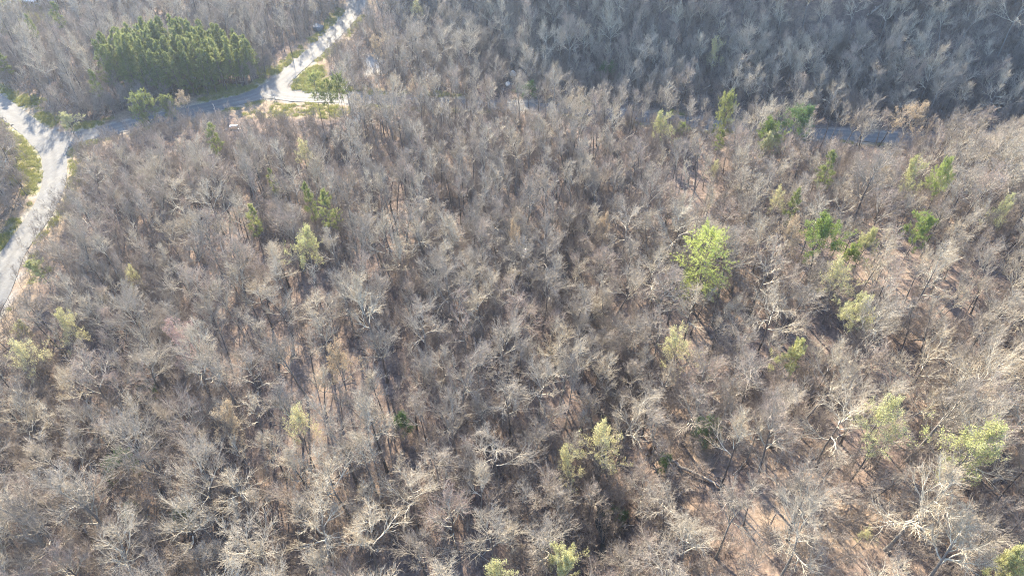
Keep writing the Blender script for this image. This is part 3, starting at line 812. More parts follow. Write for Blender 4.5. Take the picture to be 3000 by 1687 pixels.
# --- bare trees: crowns picked out one by one in the photograph (px, py of crown centre in the 2576-wide view, radius in metres)
SEEN = [(930, 770, 5.2), (1130, 722, 5), (785, 775, 4.2), (1300, 790, 4.6), (1150, 960, 5), (1360, 940, 5), (1285, 1015, 4), (955, 855, 4.4), (1400, 860, 4.2),
        (1590, 850, 4.6), (1575, 1050, 5.2), (840, 1180, 5.4), (640, 1350, 5.0), (600, 1215, 4.5), (440, 1310, 4.6), (480, 920, 5.2), (330, 800, 4.6), (235, 960, 5), (200, 1260, 5.4),
        (1250, 1125, 4.6), (1100, 1170, 4.6), (1140, 1285, 5), (1400, 1330, 5), (1055, 1370, 4.6), (1235, 1360, 4), (1940, 790, 4.6), (2050, 700, 4.2), (2240, 680, 5), (2200, 830, 5),
        (1890, 960, 4.8), (1745, 1010, 4.4), (1990, 1010, 5), (2180, 1000, 4.8), (1950, 1110, 4.6), (2110, 1070, 4.6), (2330, 900, 4.8), (2440, 960, 4.8), (2340, 1240, 6.0),
        (2050, 1240, 4.8), (1850, 1290, 5), (1740, 1370, 4.6), (2500, 1320, 5), (1470, 745, 4.6), (1200, 650, 4.4), (1110, 525, 4.2), (1000, 640, 4), (1310, 640, 4.4), (1590, 640, 4.2),
        (1700, 720, 4), (1870, 640, 4.2), (590, 620, 4.4), (400, 410, 4.6), (1310, 230, 5), (1440, 100, 5.4), (1620, 120, 5.4), (1870, 130, 5), (2000, 170, 5), (2150, 110, 5.2),
        (1180, 100, 5), (1330, 60, 5.2), (2330, 120, 5.2), (2450, 170, 5.2), (2250, 270, 5), (2400, 290, 5), (1900, 300, 4.6), (1450, 290, 4), (100, 1330, 5.2), (330, 1130, 5), (620, 1050, 4.4), (130, 1120, 4.8),
        (270, 1390, 5), (2250, 1110, 4.4), (2480, 1120, 4.6), (1660, 830, 4), (740, 900, 4.2), (1480, 1150, 4.2), (950, 1080, 4.4), (760, 1040, 4.4), (1210, 740, 4.4), (1040, 930, 4.2)]
BT = []   # x, y, variant, scale, rotz
def add_bare(x, y, var, sc, clr):
    BT.append((x, y, var, sc, rng.random() * 6.28)); taken.append((x, y, clr))
for k, (a, b_, rc) in enumerate(SEEN):
    px, py = a * 1.1646, b_ * 1.1646
    v = int(rng.integers(0, NB)); sc = 0.84 * min(1.15, max(0.75, rc / 5.0)) * (0.95 + 0.1 * rng.random())
    p = at(px, py, 13.5 * sc)
    if clear(p[0], p[1], rc * 0.85): add_bare(p[0], p[1], v, sc, rc * 1.0)

# the rest of the wood, spaced by zone
def pole_zone(px, py):
    return 700 < px < 2050 and 300 < py < 640 and py < 640 - abs(px - 1300) * 0.12
class Hash:
    def __init__(s, c=6.0):
        s.c, s.d = c, {}
        for t in taken: s.put(*t)
    def put(s, x, y, r): s.d.setdefault((int(x // s.c), int(y // s.c)), []).append((x, y, r))
    def ok(s, x, y, r):
        i, j = int(x // s.c), int(y // s.c)
        for a in range(i - 2, i + 3):
            for b in range(j - 2, j + 3):
                for (u, v, w) in s.d.get((a, b), ()):
                    if (x - u) ** 2 + (y - v) ** 2 < (0.5 * (r + w)) ** 2: return False
        return True
HS = Hash()
OPEN = []   # places the photograph shows clear of nearer crowns: px, py, radius px, depth of the thing seen
for k, (px, py, H, Rc, kind, *_r) in enumerate(FEATURE):
    b_ = at(px, py, H * 0.7); dep = project((b_[0], b_[1], b_[2] + H * 0.7))[2]
    OPEN.append((px, py, Rc * FPX / dep * 0.55, dep))
for q in ROAD_PX['south'][1:9] + ROAD_PX['west'][2:19] + [(820, 288), (870, 290), (920, 292), (970, 292), (870, 325), (930, 330), (800, 335), (905, 225), (945, 245)]:
    OPEN.append((q[0], q[1], 34, project((*flat_at(*q), 0))[2]))
for q in [(1960, 1350), (2040, 1390), (2090, 1415), (1740, 1560), (1504, 222), (1487, 251), (686, 374), (100, 12), (2070, 259), (2563, 32), (1095, 190), (1838, 404), (1900, 350),
          (2010, 1240), (1990, 1300), (1120, 400), (935, 88), (2918, 1405)]:
    OPEN.append((q[0], q[1], 16, project(at(*q))[2]))
for i in range(8):
    q = (330 + 60 * i, 285 - 5 * i); OPEN.append((q[0], q[1] - 40, 45, project((*flat_at(*q), 8))[2] - 2))
for k, q in enumerate(ROADS['east']):
    e_ = project((q[0], q[1], 0.0))
    if k % 3 == 0 and 980 < e_[0] < 2750 and math.sin(e_[0] / 97.0) > -0.4: OPEN.append((e_[0], e_[1], 2.0, e_[2]))
for q in ROADS['west'][::2]:
    e_ = project((q[0], q[1], 0.0))
    if 150 < e_[0] < 1060 and e_[1] > -10: OPEN.append((e_[0], e_[1], 20.0, e_[2]))
OPEN = np.array(OPEN)
def blocks(x, y, z, sc, rc):
    for h_ in (6.0, 10.0, 13.5, 16.5):
        px, py, dep = project((x, y, z + h_ * sc))
        rp = rc * sc * FPX / dep * (0.8 if h_ > 8 else 0.3)
        if np.any((dep < OPEN[:, 3] - 1) & (np.hypot(OPEN[:, 0] - px, OPEN[:, 1] - py) < OPEN[:, 2] + rp)): return True
    return False
N = 90000
cand = np.c_[rng.uniform(-215, 215, N), rng.uniform(14, 290, N)]
zc = hz(cand[:, 0], cand[:, 1]); sdc = road_sdf(cand[:, 0], cand[:, 1])
crx = np.abs(cand[:, 0] - creek_x(cand[:, 1]))
gcl = np.array([flat_at(905, 225), flat_at(945, 248), flat_at(880, 322), flat_at(1090, 192), flat_at(35, 20), flat_at(800, 333)]); gcr = [8, 9, 9, 6, 16, 6]
dens = vnoise(cand[:, 0], cand[:, 1], 16, 21)
for (x, y), z, sdv, cr, dn in zip(cand, zc, sdc, crx, dens):
    if sdv < 2.4: continue
    if cr < 2.0 and y < 120: continue
    px, py, dep = project((x, y, z + 8))
    if not (-260 < px < 3260 and -330 < py < 2000): continue
    if any((x - a[0]) ** 2 + (y - a[1]) ** 2 < r * r for a, r in zip(gcl, gcr)): continue
    hill = z > 6 and y > 180
    if pole_zone(px, py):
        c, lo, n_, sc = 3.0 + 0.5 * dn, NB + NM_, NS, rng.uniform(0.75, 1.0)
        if rng.random() < 0.25: lo, n_ = NB, NM_
    elif px < 1000 and py < 330:
        lo, n_ = (NB + NM_, NS) if rng.random() < 0.5 else (NB, NM_); c, sc = 4.0 + 0.8 * dn, rng.uniform(0.7, 1.0)
    elif hill:
        if rng.random() < 0.5: lo, n_, c, sc = 0, NB, 4.9, rng.uniform(0.68, 0.98)
        else: lo, n_, c, sc = NB, NM_, 3.5, rng.uniform(0.72, 1.0)
    elif y < 40 or rng.random() < 0.6:
        lo, n_, c, sc = 0, NB, 4.5 + 0.9 * dn, rng.uniform(0.6, 0.92)
    elif rng.random() < 0.7:
        lo, n_, c, sc = NB, NM_, 3.3 + 0.7 * dn, rng.uniform(0.6, 0.95)
    else:
        lo, n_, c, sc = NB + NM_, NS, 3.0 + 0.7 * dn, rng.uniform(0.6, 0.95)
    if sdv < 7: sc *= 0.85
    if x > 18 and y < 85: c *= 1.06
    if px < 1000 and sdv < 30 and rng.random() < 0.75:      # the left roads lie in the sun
        hs = np.array([9.0, 12.5]) * sc / math.tan(SUN_EL)
        if (road_sdf(x - hs * math.sin(SUN_AZ), y - hs * math.cos(SUN_AZ)) < 0.5).any(): continue
    if HS.ok(x, y, c) and not blocks(x, y, z, sc, BARE_R[lo]):
        HS.put(x, y, c)
        BT.append((x, y, lo + int(rng.integers(0, n_)), sc, rng.random() * 6.28))
print('bare trees', len(BT))

# ------------------------------------------------------------------ bare trees: the 300 largest in view are objects, the rest one stuff object
info = []
for k, (x, y, v, sc, rz) in enumerate(BT):
    z = float(hz(x, y))
    px, py, dep = project((x, y, z + 13.0 * sc))
    vis = 25 < px < 2975 and 25 < py < 1665 and dep > 20
    info.append((BARE_R[v] * sc / dep if vis else 0.0, k, px, py, z))
info.sort(reverse=True)
solo = [t for t in info[:300] if t[0] > 0]
KINDS = [(0.0, 'spreading'), (3.0, 'medium'), (99, 'slender')]
def shape_word(v, sc):
    if v < NB: return 'broad bare tree' if sc > 0.92 else 'spreading bare tree'
    if v < NB + NM_: return 'upright bare tree'
    return 'slender bare tree'
LAND += [(690, 800, 'the pale snag in the left wood'), (2005, 1375, 'the fallen uprooted trunk'), (685, 372, 'the white panel'), (170, 430, 'the left road fork'), (40, 850, 'the road at the left edge'),
         (1735, 1560, 'the lower creek'), (1745, 1190, 'the upper creek'), (1503, 225, 'the pale boulder'), (2563, 35, 'the thick hillside log'), (2070, 259, 'the white hillside log'), (1840, 405, 'the thin white leaning log')]
DIRS = ['right', 'lower right', 'below', 'lower left', 'left', 'upper left', 'above', 'upper right']
def dirword(a):
    return {'below': 'below', 'above': 'above'}.get(a, ('to the ' if ' ' in a else '') + a + ' of')
buckets = {}
for s_, k, px, py, z in solo:
    best = min(range(len(LAND)), key=lambda i: (LAND[i][0] - px) ** 2 + (LAND[i][1] - py) ** 2)
    lx, ly, ph = LAND[best]
    sec = int(round(math.atan2(py - ly, px - lx) / (PI / 4))) % 8
    w_ = shape_word(BT[k][2], BT[k][3])
    buckets.setdefault((best, sec, w_), []).append((math.hypot(px - lx, py - ly), k))
LABEL = {}
for (best, sec, w_), lst in buckets.items():
    lst.sort()
    ph = LAND[best][2]
    rel = {'right': f'right of {ph}', 'left': f'left of {ph}', 'below': f'below {ph}', 'above': f'above {ph}'}.get(DIRS[sec], f'to the {DIRS[sec]} of {ph}')
    for q, (_, k) in enumerate(lst):
        LABEL[k] = f'{w_} {rel}' if len(lst) == 1 else f'{["nearest", "second", "third", "fourth", "fifth", "sixth", "seventh", "eighth", "ninth", "tenth", "eleventh", "twelfth", "thirteenth"][min(q, 12)]} {w_} {rel}'
solo_k = set(LABEL)
for k in LABEL:
    x, y, v, sc, rz = BT[k]
    e = empty('bare_tree', (x, y, float(hz(x, y)) - 0.05), rz, (sc * rng.uniform(0.88, 1.14), sc * rng.uniform(0.88, 1.14), sc * rng.uniform(0.86, 1.12)), (0.035 * rng.standard_normal(), 0.035 * rng.standard_normal()))
    tag(e, LABEL[k], 'tree', 'leafless trees of the wood')
    obj('trunk', BARE[v][0], e)
    obj('crown', BARE[v][1], e)

def scatter(name, points, rots, scales, index, protos, label, cat=None):
    """one stuff object: instances of prototype meshes on points"""
    pc = bpy.data.collections.new(name + '_prototypes')
    for i, me in enumerate(protos):
        pc.objects.link(bpy.data.objects.new(f'{name}_prototype_{i:02d}', me))
    me = bpy.data.meshes.new(name)
    n = len(points)
    me.vertices.add(n); me.vertices.foreach_set('co', np.asarray(points, np.float32).ravel())
    for nm, typ, dat, key in (('rot', 'FLOAT_VECTOR', rots, 'vector'), ('siz', 'FLOAT_VECTOR', scales, 'vector'), ('idx', 'INT', index, 'value')):
        a = me.attributes.new(nm, typ, 'POINT')
        a.data.foreach_set(key, np.asarray(dat, np.int32 if typ == 'INT' else np.float32).ravel())
    o = obj(name, me)
    ng = bpy.data.node_groups.new(name, 'GeometryNodeTree')
    ng.interface.new_socket('Geometry', in_out='INPUT', socket_type='NodeSocketGeometry')
    ng.interface.new_socket('Geometry', in_out='OUTPUT', socket_type='NodeSocketGeometry')
    gi, go = ng.nodes.new('NodeGroupInput'), ng.nodes.new('NodeGroupOutput')
    ci = ng.nodes.new('GeometryNodeCollectionInfo')
    ci.inputs['Collection'].default_value = pc
    ci.inputs['Separate Children'].default_value = True
    ci.inputs['Reset Children'].default_value = True
    ip = ng.nodes.new('GeometryNodeInstanceOnPoints')
    ip.inputs['Pick Instance'].default_value = True
    def attr(nm, typ):
        a = ng.nodes.new('GeometryNodeInputNamedAttribute'); a.data_type = typ; a.inputs['Name'].default_value = nm
        return a.outputs[0]
    ng.links.new(gi.outputs[0], ip.inputs['Points'])
    ng.links.new(ci.outputs[0], ip.inputs['Instance'])
    ng.links.new(attr('idx', 'INT'), ip.inputs['Instance Index'])
    er = ng.nodes.new('FunctionNodeEulerToRotation')
    ng.links.new(attr('rot', 'FLOAT_VECTOR'), er.inputs[0])
    ng.links.new(er.outputs[0], ip.inputs['Rotation'])
    ng.links.new(attr('siz', 'FLOAT_VECTOR'), ip.inputs['Scale'])
    ng.links.new(ip.outputs[0], go.inputs[0])
    md = o.modifiers.new('scatter', 'NODES'); md.node_group = ng
    tag(o, label, kind='stuff')
    return o

rest = [t for k, t in enumerate(BT) if k not in solo_k]
protos = [joined('rest', (g_[0], g_[1]), (TM, CM)) for g_ in BROAD + MID + SLIM]
rx = np.array([t[0] for t in rest]); ry = np.array([t[1] for t in rest])
n = len(rest)
sc_ = np.array([t[3] for t in rest])
scatter('distant_woodland', np.c_[rx, ry, hz(rx, ry) - 0.05], np.c_[0.04 * rng.standard_normal((n, 2)), [t[4] for t in rest]], np.c_[sc_, sc_, sc_ * rng.uniform(0.92, 1.08, n)],
        [t[2] for t in rest], protos, 'mass of smaller leafless trees filling the wood behind')

# ------------------------------------------------------------------ undergrowth: saplings and brush too many to count
BR = []
for i in range(6):
    R_ = np.random.default_rng(1500 + i)
    T, C, _ = hardwood(1600 + i, 4.0 + 3.0 * R_.random(), 0.035, 0.2, 7, 1.7, 4, 3, 3, rise=0.16, limb_ang=(50, 20), twig_r=0.011)
    BR.append(joined('brush', (T, C), ([M['brush']], [M['brush'], M['brush']])))
N = 19000
c = np.c_[rng.uniform(-215, 215, N * 3), rng.uniform(20, 285, N * 3)]
sdv = road_sdf(c[:, 0], c[:, 1]); z = hz(c[:, 0], c[:, 1])
pxy = [project((a, b, d_)) for (a, b), d_ in zip(c, z)]
keep = np.array([(-150 < p[0] < 3150) and (-200 < p[1] < 1850) for p in pxy]) & (sdv > 2.2)
for a, r in zip(gcl, gcr): keep &= (c[:, 0] - a[0]) ** 2 + (c[:, 1] - a[1]) ** 2 > (r * 0.8) ** 2
pp = np.array([project((a, b, d_ + 2.5)) for (a, b), d_ in zip(c, z)])
for q in OPEN: keep &= ~((pp[:, 2] < q[3] - 1) & (np.hypot(pp[:, 0] - q[0], pp[:, 1] - q[1]) < min(q[2], 22) + 10))
keep &= vnoise(c[:, 0], c[:, 1], 11, 31) > -0.35 + 0.5 * (rng.random(len(c)) - 0.5)
c, z = c[keep][:N], z[keep][:N]; n = len(c)
s = rng.uniform(0.5, 1.25, n)
scatter('undergrowth', np.c_[c, z - 0.05], np.c_[0.15 * rng.standard_normal((n, 2)), rng.random(n) * 6.28], np.c_[s, s, s], rng.integers(0, 6, n), BR, 'thin grey saplings and brush between the trees')

# fallen limbs lying about on the litter
FB = []
for i in range(5):
    R_ = np.random.default_rng(1700 + i)
    B = Geo(); L_ = 2.0 + 2.5 * R_.random()
    P1, D1 = grow(np.array([[-L_ / 2, 0, 0.06]]), np.array([[1.0, 0.1, 0.0]]), np.array([L_]), 7, 0.10, 0.0, R_)
    P1[..., 2] = np.abs(P1[..., 2]) * 0.5 + 0.05
    R1 = taper(np.array([0.05 + 0.04 * R_.random()]), 7, 0.35); B.tubes(P1, R1, 5, 0)
    q_ = spawn(P1, D1, np.array([L_]), R1, 6, 0.2, 1.0, (25, 60), 0.5, R_)
    P2, D2 = grow(q_[0], q_[1] * np.array([1, 1, 0.35]), q_[2], 4, 0.15, 0.0, R_); B.tubes(P2, taper(np.full(6, 0.025), 4, 0.5), 3, 0)
    FB.append(B.mesh('fallen_limb', [M['log']]))
n = 3200
c = np.c_[rng.uniform(-150, 150, n * 3), rng.uniform(30, 200, n * 3)]
c = c[road_sdf(c[:, 0], c[:, 1]) > 1.5][:n]; n = len(c)
s = rng.uniform(0.5, 1.3, n)
scatter('fallen_branches', np.c_[c, hz(c[:, 0], c[:, 1])], np.c_[0.06 * rng.standard_normal((n, 2)), rng.random(n) * 6.28], np.c_[s, s, s], rng.integers(0, 5, n), FB, 'dead branches scattered over the leaf litter')

# grass tufts on the verges
R_ = np.random.default_rng(5)
GR = []
for i in range(3):
    k = 60
    cc = np.c_[R_.uniform(-0.5, 0.5, (k, 2)), np.zeros(k)]
    GR.append(needle_geo(cc, np.tile([0, 0, 1.0], (k, 1)), 2, 0.32, 0.05, R_, 0.5).mesh('tuft', [M['grass']], False))
gw = np.clip(gr + 0.6 * st, 0, 1)
prob = gw * (gw > 0.25) * (SD > 0.5)
w_area = np.outer(np.gradient(GY), np.gradient(GX))
pr = (prob * w_area * (w_area < 10)).ravel(); pr /= pr.sum()
n = 5000
pick = rng.choice(len(pr), n, p=pr)
c = np.c_[XX.ravel()[pick] + rng.uniform(-0.75, 0.75, n), YY.ravel()[pick] + rng.uniform(-0.75, 0.75, n)]
ok = road_sdf(c[:, 0], c[:, 1]) > 0.6
c = c[ok]; n = len(c)
s = rng.uniform(0.7, 1.5, n)
scatter('verge_grass', np.c_[c, hz(c[:, 0], c[:, 1])], np.c_[np.zeros((n, 2)), rng.random(n) * 6.28], np.c_[s, s, s * rng.uniform(0.6, 1.4, n)], rng.integers(0, 3, n), GR, 'yellow-green grass along the road verges')

# ------------------------------------------------------------------ single objects
def log_obj(name, p, q, r0, r1, mat, label, cat, wob=0.05, stubs=3, seed=0, sides=9):
    """a trunk lying or standing from p to q, with broken branch stubs as parts"""
    R = np.random.default_rng(seed)
    p, q = np.array(p, float), np.array(q, float)
    L = np.linalg.norm(q - p); k = 10
    t = np.linspace(0, 1, k)[:, None]
    loc = p.copy()
    pts = (q - p) * t + wob * L * 0.05 * R.standard_normal((k, 3)) * np.sin(t * PI)
    rad = r0 + (r1 - r0) * t[:, 0]; rad = rad * (1 + 0.06 * R.standard_normal(k))
    G = Geo(); G.tubes(pts[None], rad[None], sides, 0, cap=True)
    e = empty(name, loc); tag(e, label, cat)
    obj('trunk', G.mesh(name, [mat]), e)
    for i in range(stubs):
        f = 0.25 + 0.7 * (i + R.random()) / max(stubs, 1)
        c = (q - p) * f; d = nrm((q - p)[None])[0]
        d2 = nrm((nrm(np.cross(d, R.standard_normal(3))[None])[0] + 0.6 * d + np.array([0, 0, 0.4]))[None])
        P1, _ = grow(c[None], d2, np.array([0.08 * L + 0.5]), 5, 0.12, 0.0, R)
        B = Geo(); B.tubes(P1, taper(np.array([r1 * 0.5 + 0.03]), 5, 0.3), 5, 0, cap=True)
        obj('branch_stub', B.mesh('branch_stub', [mat]), e)
    return e

def gpt(px, py, up=0.0):
    a = at(px, py, up); a[2] = hz(a[0], a[1]) + up
    return a

# fallen, uprooted trunk at the lower right of the creek
a, b = gpt(1905, 1322, 0.5), gpt(2112, 1428, 0.45)
e = log_obj('fallen_log', a, b, 0.30, 0.15, M['log'], 'long fallen trunk with its torn root plate, lying beside the holly bush', 'log', 0.25, 5, 3)
R_ = np.random.default_rng(44)
G = Geo(); n = 26
ax = nrm((b - a)[None])[0]
dirs = nrm(np.cross(np.tile(ax, (n, 1)), R_.standard_normal((n, 3))) - ax * 0.35)
P1, _ = grow(np.zeros((n, 3)), dirs, R_.uniform(0.9, 2.1, n), 5, 0.22, 0.0, R_)
G.tubes(P1, taper(R_.uniform(0.05, 0.16, n), 5, 0.25), 5, 0)
th = np.linspace(0, 2 * PI, 15)[:-1]
u_ = nrm(np.cross(ax, [0, 0, 1.0])[None])[0]; v_ = np.cross(ax, u_)
for rr_, off in ((1.25, -0.15), (0.8, 0.35)):
    pass
ring = np.array([(u_ * math.cos(t) + v_ * math.sin(t)) * (1.0 + 0.25 * R_.random()) for t in th])
V = np.r_[ring - ax * 0.25, ring * 0.9 + ax * 0.22, [ax * 0.4], [-ax * 0.4]]
k = len(th)
G.add(V, [(i, (i + 1) % k, k + (i + 1) % k, k + i) for i in range(k)])
G.add(V, [(k + i, k + (i + 1) % k, 2 * k) for i in range(k)]); G.add(V, [((i + 1) % k, i, 2 * k + 1) for i in range(k)])
obj('root_plate', G.mesh('root_plate', [M['root']], False), e)

LOGS = [
    ((2060, 265), (2081, 252), 0.25, 0.16, 0.16, 'snag', 'short white log at the foot of the shaded hillside', 0),
    ((1666, 206), (1679, 200), 0.3, 0.13, 0.12, 'snag', 'tiny white log piece at the hillside foot, right of the boulders', 0),
    ((2540, 46), (2588, 14), 0.4, 0.34, 0.28, 'log', 'thick pale grey log lying on the shaded hillside', 2),
    ((1470, 225), (1520, 262), 0.2, 0.12, 0.08, 'log', 'thin grey log beside the pale boulders', 1),
    ((236, 800), (322, 764), 0.3, 0.20, 0.13, 'root', 'dark fallen log among bare trees in the left wood', 2),
    ((1878, 1118), (1960, 1150), 0.25, 0.16, 0.1, 'log', 'thin fallen log above the holly bush', 2),
    ((1830, 1540), (1858, 1541), 0.15, 0.08, 0.07, 'log', 'short stick log on the right bank of the lower creek', 0),
    ((1706, 1535), (1738, 1545), 0.15, 0.10, 0.07, 'log', 'short log on the left bank of the lower creek', 0),
    ((925, 1672), (985, 1662), 0.2, 0.18, 0.12, 'log', 'brown log on the sunlit floor at the bottom left of centre', 1),
    ((2900, 1412), (2936, 1398), 0.35, 0.30, 0.26, 'log', 'thick mossy log end near the lower right corner', 1),
    ((730, 955), (762, 947), 0.25, 0.16, 0.12, 'log', 'short dark log in the left middle wood', 1),
    ((1058, 483), (1120, 468), 0.25, 0.14, 0.09, 'root', 'dark thin fallen log among the slender trees', 1),
]
for k, (p, q, up, r0, r1, mt, lab, stubs) in enumerate(LOGS):
    log_obj('fallen_log', gpt(*p, up), gpt(*q, up), r0, r1, M[mt], lab, 'log', 0.2, stubs, 60 + k)
# leaning thin white log in the slender stand
a = gpt(1809, 425, 0.3); b = at(1866, 385, 5.0); b[2] = hz(b[0], b[1]) + 5.0
log_obj('leaning_log', a, b, 0.13, 0.07, M['snag'], 'thin white log leaning up among the slender trees', 'log', 0.1, 1, 90)
# standing pale snags: base pixel, top pixel, label
for k, (bx, by, H, r, lab) in enumerate([(692, 855, 12, 0.17, 'tall pale barkless snag standing in the left wood'), (997, 783, 8, 0.15, 'shorter pale snag below the round yellow-green tree'),
                                         (1299, 408, 7, 0.13, 'pale snag among the slender trees under the far road'), (640, 352, 5, 0.1, 'small pale snag near the white panel below the left road')]):
    p = gpt(bx, by); q = p + np.array([0.3 * rng.standard_normal(), 0.3 * rng.standard_normal(), H])
    p[2] -= 0.3
    log_obj('dead_snag', p, q, r, r * 0.45, M['snag'], lab, 'snag', 0.15, 3, 120 + k)

def rock_mesh(name, r, seed, mat, flat=0.7):
    R = np.random.default_rng(seed)
    import bmesh
    bm = bmesh.new(); bmesh.ops.create_icosphere(bm, subdivisions=3, radius=1.0)
    ax = nrm(R.standard_normal((9, 3)))
    for v in bm.verts:
        c = np.array(v.co)
        s = 1.0
        for q in ax:
            dd = c @ q
            if dd > 0.62: s = min(s, 0.62 / dd * 1.12)
        s *= 1 + 0.05 * float(vnoise(c[0] * 3 + c[2] * 2, c[1] * 3 - c[2], 0.6, seed))
        v.co = Vector((c[0] * r[0] * s, c[1] * r[1] * s, c[2] * r[2] * s))
    me = bpy.data.meshes.new(name); bm.to_mesh(me); bm.free()
    me.materials.append(mat)
    return me
for k, (px, py, r, mt, lab) in enumerate([(1504, 222, (1.0, 0.9, 1.1), 'rock', 'pale upright boulder at the foot of the hillside'), (1487, 251, (0.8, 1.6, 0.5), 'rock', 'long flat grey boulder below the pale upright one'),
                                          (934, 88, (2.0, 1.6, 1.5), 'rockdark', 'dark blue-grey rock outcrop in the trees left of the north road')]):
    p = gpt(px, py); me = rock_mesh('boulder', r, 300 + k, M[mt])
    o = obj('boulder', me, loc=(p[0], p[1], p[2] + r[2] * 0.45)); tag(o, lab, 'boulder')

# white two-piece panel lying on low trestles in the brush below the road
p = gpt(686, 376)
e = empty('white_board', p, 0.2); tag(e, 'white two-piece panel propped in the brush below the left road', 'panel')
for x0, x1, tl in ((-1.05, -0.28, 0.0), (-0.2, 1.0, 0.06)):
    G = Geo(); G.box((x0, -0.45, 0.55 + tl), (x1, 0.45, 0.62 + tl)); obj('panel_board', G.mesh('panel_board', [M['white']], False), e)
for x0 in (-0.85, 0.75):
    G = Geo()
    for y0 in (-0.3, 0.3): G.tubes(np.array([[[x0, y0 * 1.4, -0.05], [x0, y0, 0.55]]]), np.array([[0.035, 0.035]]), 6)
    G.box((x0 - 0.04, -0.4, 0.49), (x0 + 0.04, 0.4, 0.547)); obj('trestle', G.mesh('trestle', [M['wood']], False), e)
LABEL_W = [(661, 384, 'small white scrap board left of the white panel'), (700, 381, 'small white scrap board right of the white panel')]
for k, (px, py, lab) in enumerate(LABEL_W):
    p = gpt(px, py); G = Geo(); G.box((-0.3, -0.12, 0), (0.3, 0.12, 0.05)); G.box((-0.22, 0.13, 0.01), (0.3, 0.2, 0.04))
    o = obj('scrap_board', G.mesh('scrap_board', [M['white']], False), loc=(p[0], p[1], p[2] + 0.2)); o.rotation_euler = (0.1, 0.1, 0.4 + k); tag(o, lab, 'board')

# small white house with porch at the top left
hx, hy = HOUSE; hzv = float(hz(hx, hy))
e = empty('white_house', (hx, hy + 3, hzv), math.radians(-18)); tag(e, 'small white house with pale metal roofs behind trees at the top left', 'house')
W2, D2, HW = 5.0, 3.6, 2.9
G = Geo(); G.box((-W2, -D2, -0.6), (W2, D2, HW))
G.add([(-W2, -D2, HW), (-W2, D2, HW), (-W2, 0, HW + 2.0), (W2, -D2, HW), (W2, D2, HW), (W2, 0, HW + 2.0)], [(0, 2, 1), (3, 4, 5)])
obj('wall', G.mesh('wall', [M['siding']], False), e)
for s in (-1, 1):
    G = Geo(); o_ = 0.45
    y1, z1 = s * (D2 + o_), HW - o_ * 2.0 / D2
    V = [(-W2 - o_, y1, z1 + 0.02), (W2 + o_, y1, z1 + 0.02), (W2 + o_, 0, HW + 2.02), (-W2 - o_, 0, HW + 2.02)]
    V += [(x, y, zz + 0.12) for x, y, zz in V]
    G.add(V, [(0, 1, 2, 3), (7, 6, 5, 4), (0, 4, 5, 1), (1, 5, 6, 2), (2, 6, 7, 3), (3, 7, 4, 0)])
    rf = obj('roof', G.mesh('roof', [M['roofmetal']], False), e)
    for i in range(9):
        x0 = -W2 - 0.3 + i * 1.33
        B = Geo(); V = [(x0, y1, z1 + 0.145), (x0 + 0.06, y1, z1 + 0.145), (x0 + 0.06, 0.02 * s, HW + 2.145), (x0, 0.02 * s, HW + 2.145)]
        V += [(x, y, zz + 0.05) for x, y, zz in V]
        B.add(V, [(0, 1, 2, 3), (7, 6, 5, 4), (0, 4, 5, 1), (1, 5, 6, 2), (2, 6, 7, 3), (3, 7, 4, 0)])
        obj('roof_seam', B.mesh('roof_seam', [M['roofmetal']], False), rf)
G = Geo(); V = [(-W2 + 0.3, -D2 - 2.6, 2.15), (W2 - 1.5, -D2 - 2.6, 2.15), (W2 - 1.5, -D2 - 0.02, 2.55), (-W2 + 0.3, -D2 - 0.02, 2.55)]
V += [(x, y, zz + 0.1) for x, y, zz in V]
G.add(V, [(0, 1, 2, 3), (7, 6, 5, 4), (0, 4, 5, 1), (1, 5, 6, 2), (2, 6, 7, 3), (3, 7, 4, 0)]); obj('porch_roof', G.mesh('porch_roof', [M['roofmetal']], False), e)
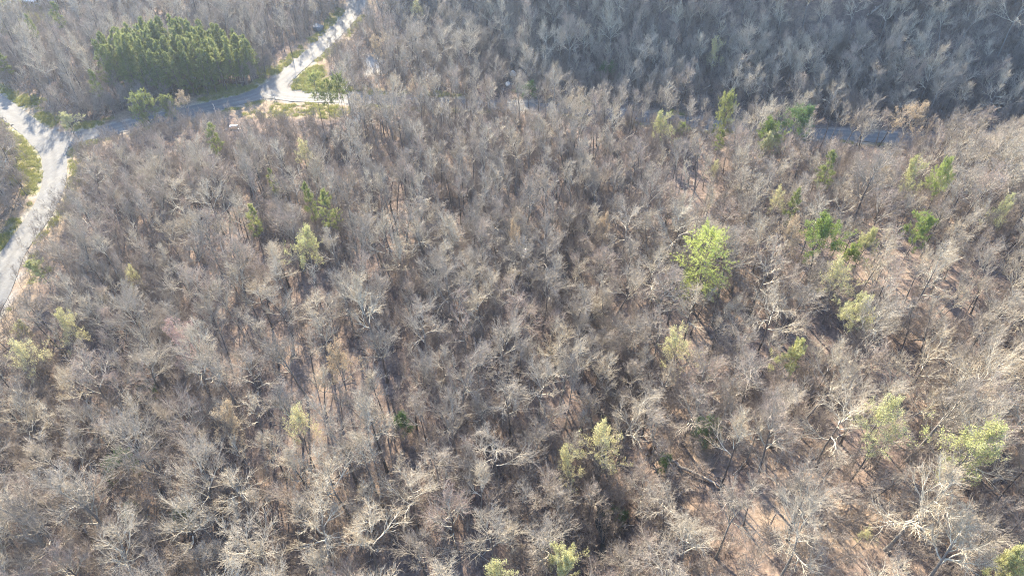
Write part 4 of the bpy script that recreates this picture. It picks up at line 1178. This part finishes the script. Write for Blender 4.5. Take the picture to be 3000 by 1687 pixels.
for x0 in (-4.5, -2.0, 0.7, 3.2):
    G = Geo(); G.box((x0, -D2 - 2.5, -0.5), (x0 + 0.12, -D2 - 2.38, 2.16)); obj('porch_post', G.mesh('porch_post', [M['white']], False), e)
G = Geo(); G.box((-W2 + 0.3, -D2 - 2.6, -0.6), (W2 - 1.5, -D2 - 0.02, 0.12)); obj('porch_floor', G.mesh('porch_floor', [M['wood']], False), e)
for x0 in (-3.6, 1.6):
    G = Geo(); G.box((x0, -D2 - 0.05, 0.9), (x0 + 1.1, -D2 - 0.004, 2.1)); wdw = obj('window', G.mesh('window', [M['white']], False), e)
    for q in (0, 1):
        B = Geo(); B.box((x0 + 0.08, -D2 - 0.07, 0.98 + q * 0.54), (x0 + 1.02, -D2 - 0.052, 1.48 + q * 0.54)); obj('pane', B.mesh('pane', [M['glass']], False), wdw)
G = Geo(); G.box((-1.2, -D2 - 0.06, 0.14), (-0.3, -D2 - 0.004, 2.1)); dr = obj('door', G.mesh('door', [M['door']], False), e)
G = Geo(); G.box((-0.45, -D2 - 0.1, 1.05), (-0.38, -D2 - 0.062, 1.15)); obj('handle', G.mesh('handle', [M['white']], False), dr)
for y0 in (-1.6, 0.8):
    G = Geo(); G.box((W2 + 0.004, y0, 0.9), (W2 + 0.05, y0 + 1.0, 2.1)); wdw = obj('window', G.mesh('window', [M['white']], False), e)
    B = Geo(); B.box((W2 + 0.052, y0 + 0.08, 0.98), (W2 + 0.07, y0 + 0.92, 2.02)); obj('pane', B.mesh('pane', [M['glass']], False), wdw)

# ------------------------------------------------------------------ air
HAZE = 0.00026
if HAZE > 0:
    G = Geo(); G.box((-850, -560, -12), (850, 1150, 150))
    m, nt, out = mat_new('haze_air')
    pv = nt.nodes.new('ShaderNodeVolumePrincipled')
    pv.inputs['Color'].default_value = (0.66, 0.80, 1.0, 1)
    pv.inputs['Density'].default_value = HAZE
    pv.inputs['Anisotropy'].default_value = 0.65
    nt.links.new(pv.outputs[0], out.inputs['Volume'])
    tag(obj('haze', G.mesh('haze', [m], False)), kind='stuff')
import sys
print("TRI", sum(len(me.loops) - 2 * len(me.polygons) for me in bpy.data.meshes), len(BT), file=sys.stderr)
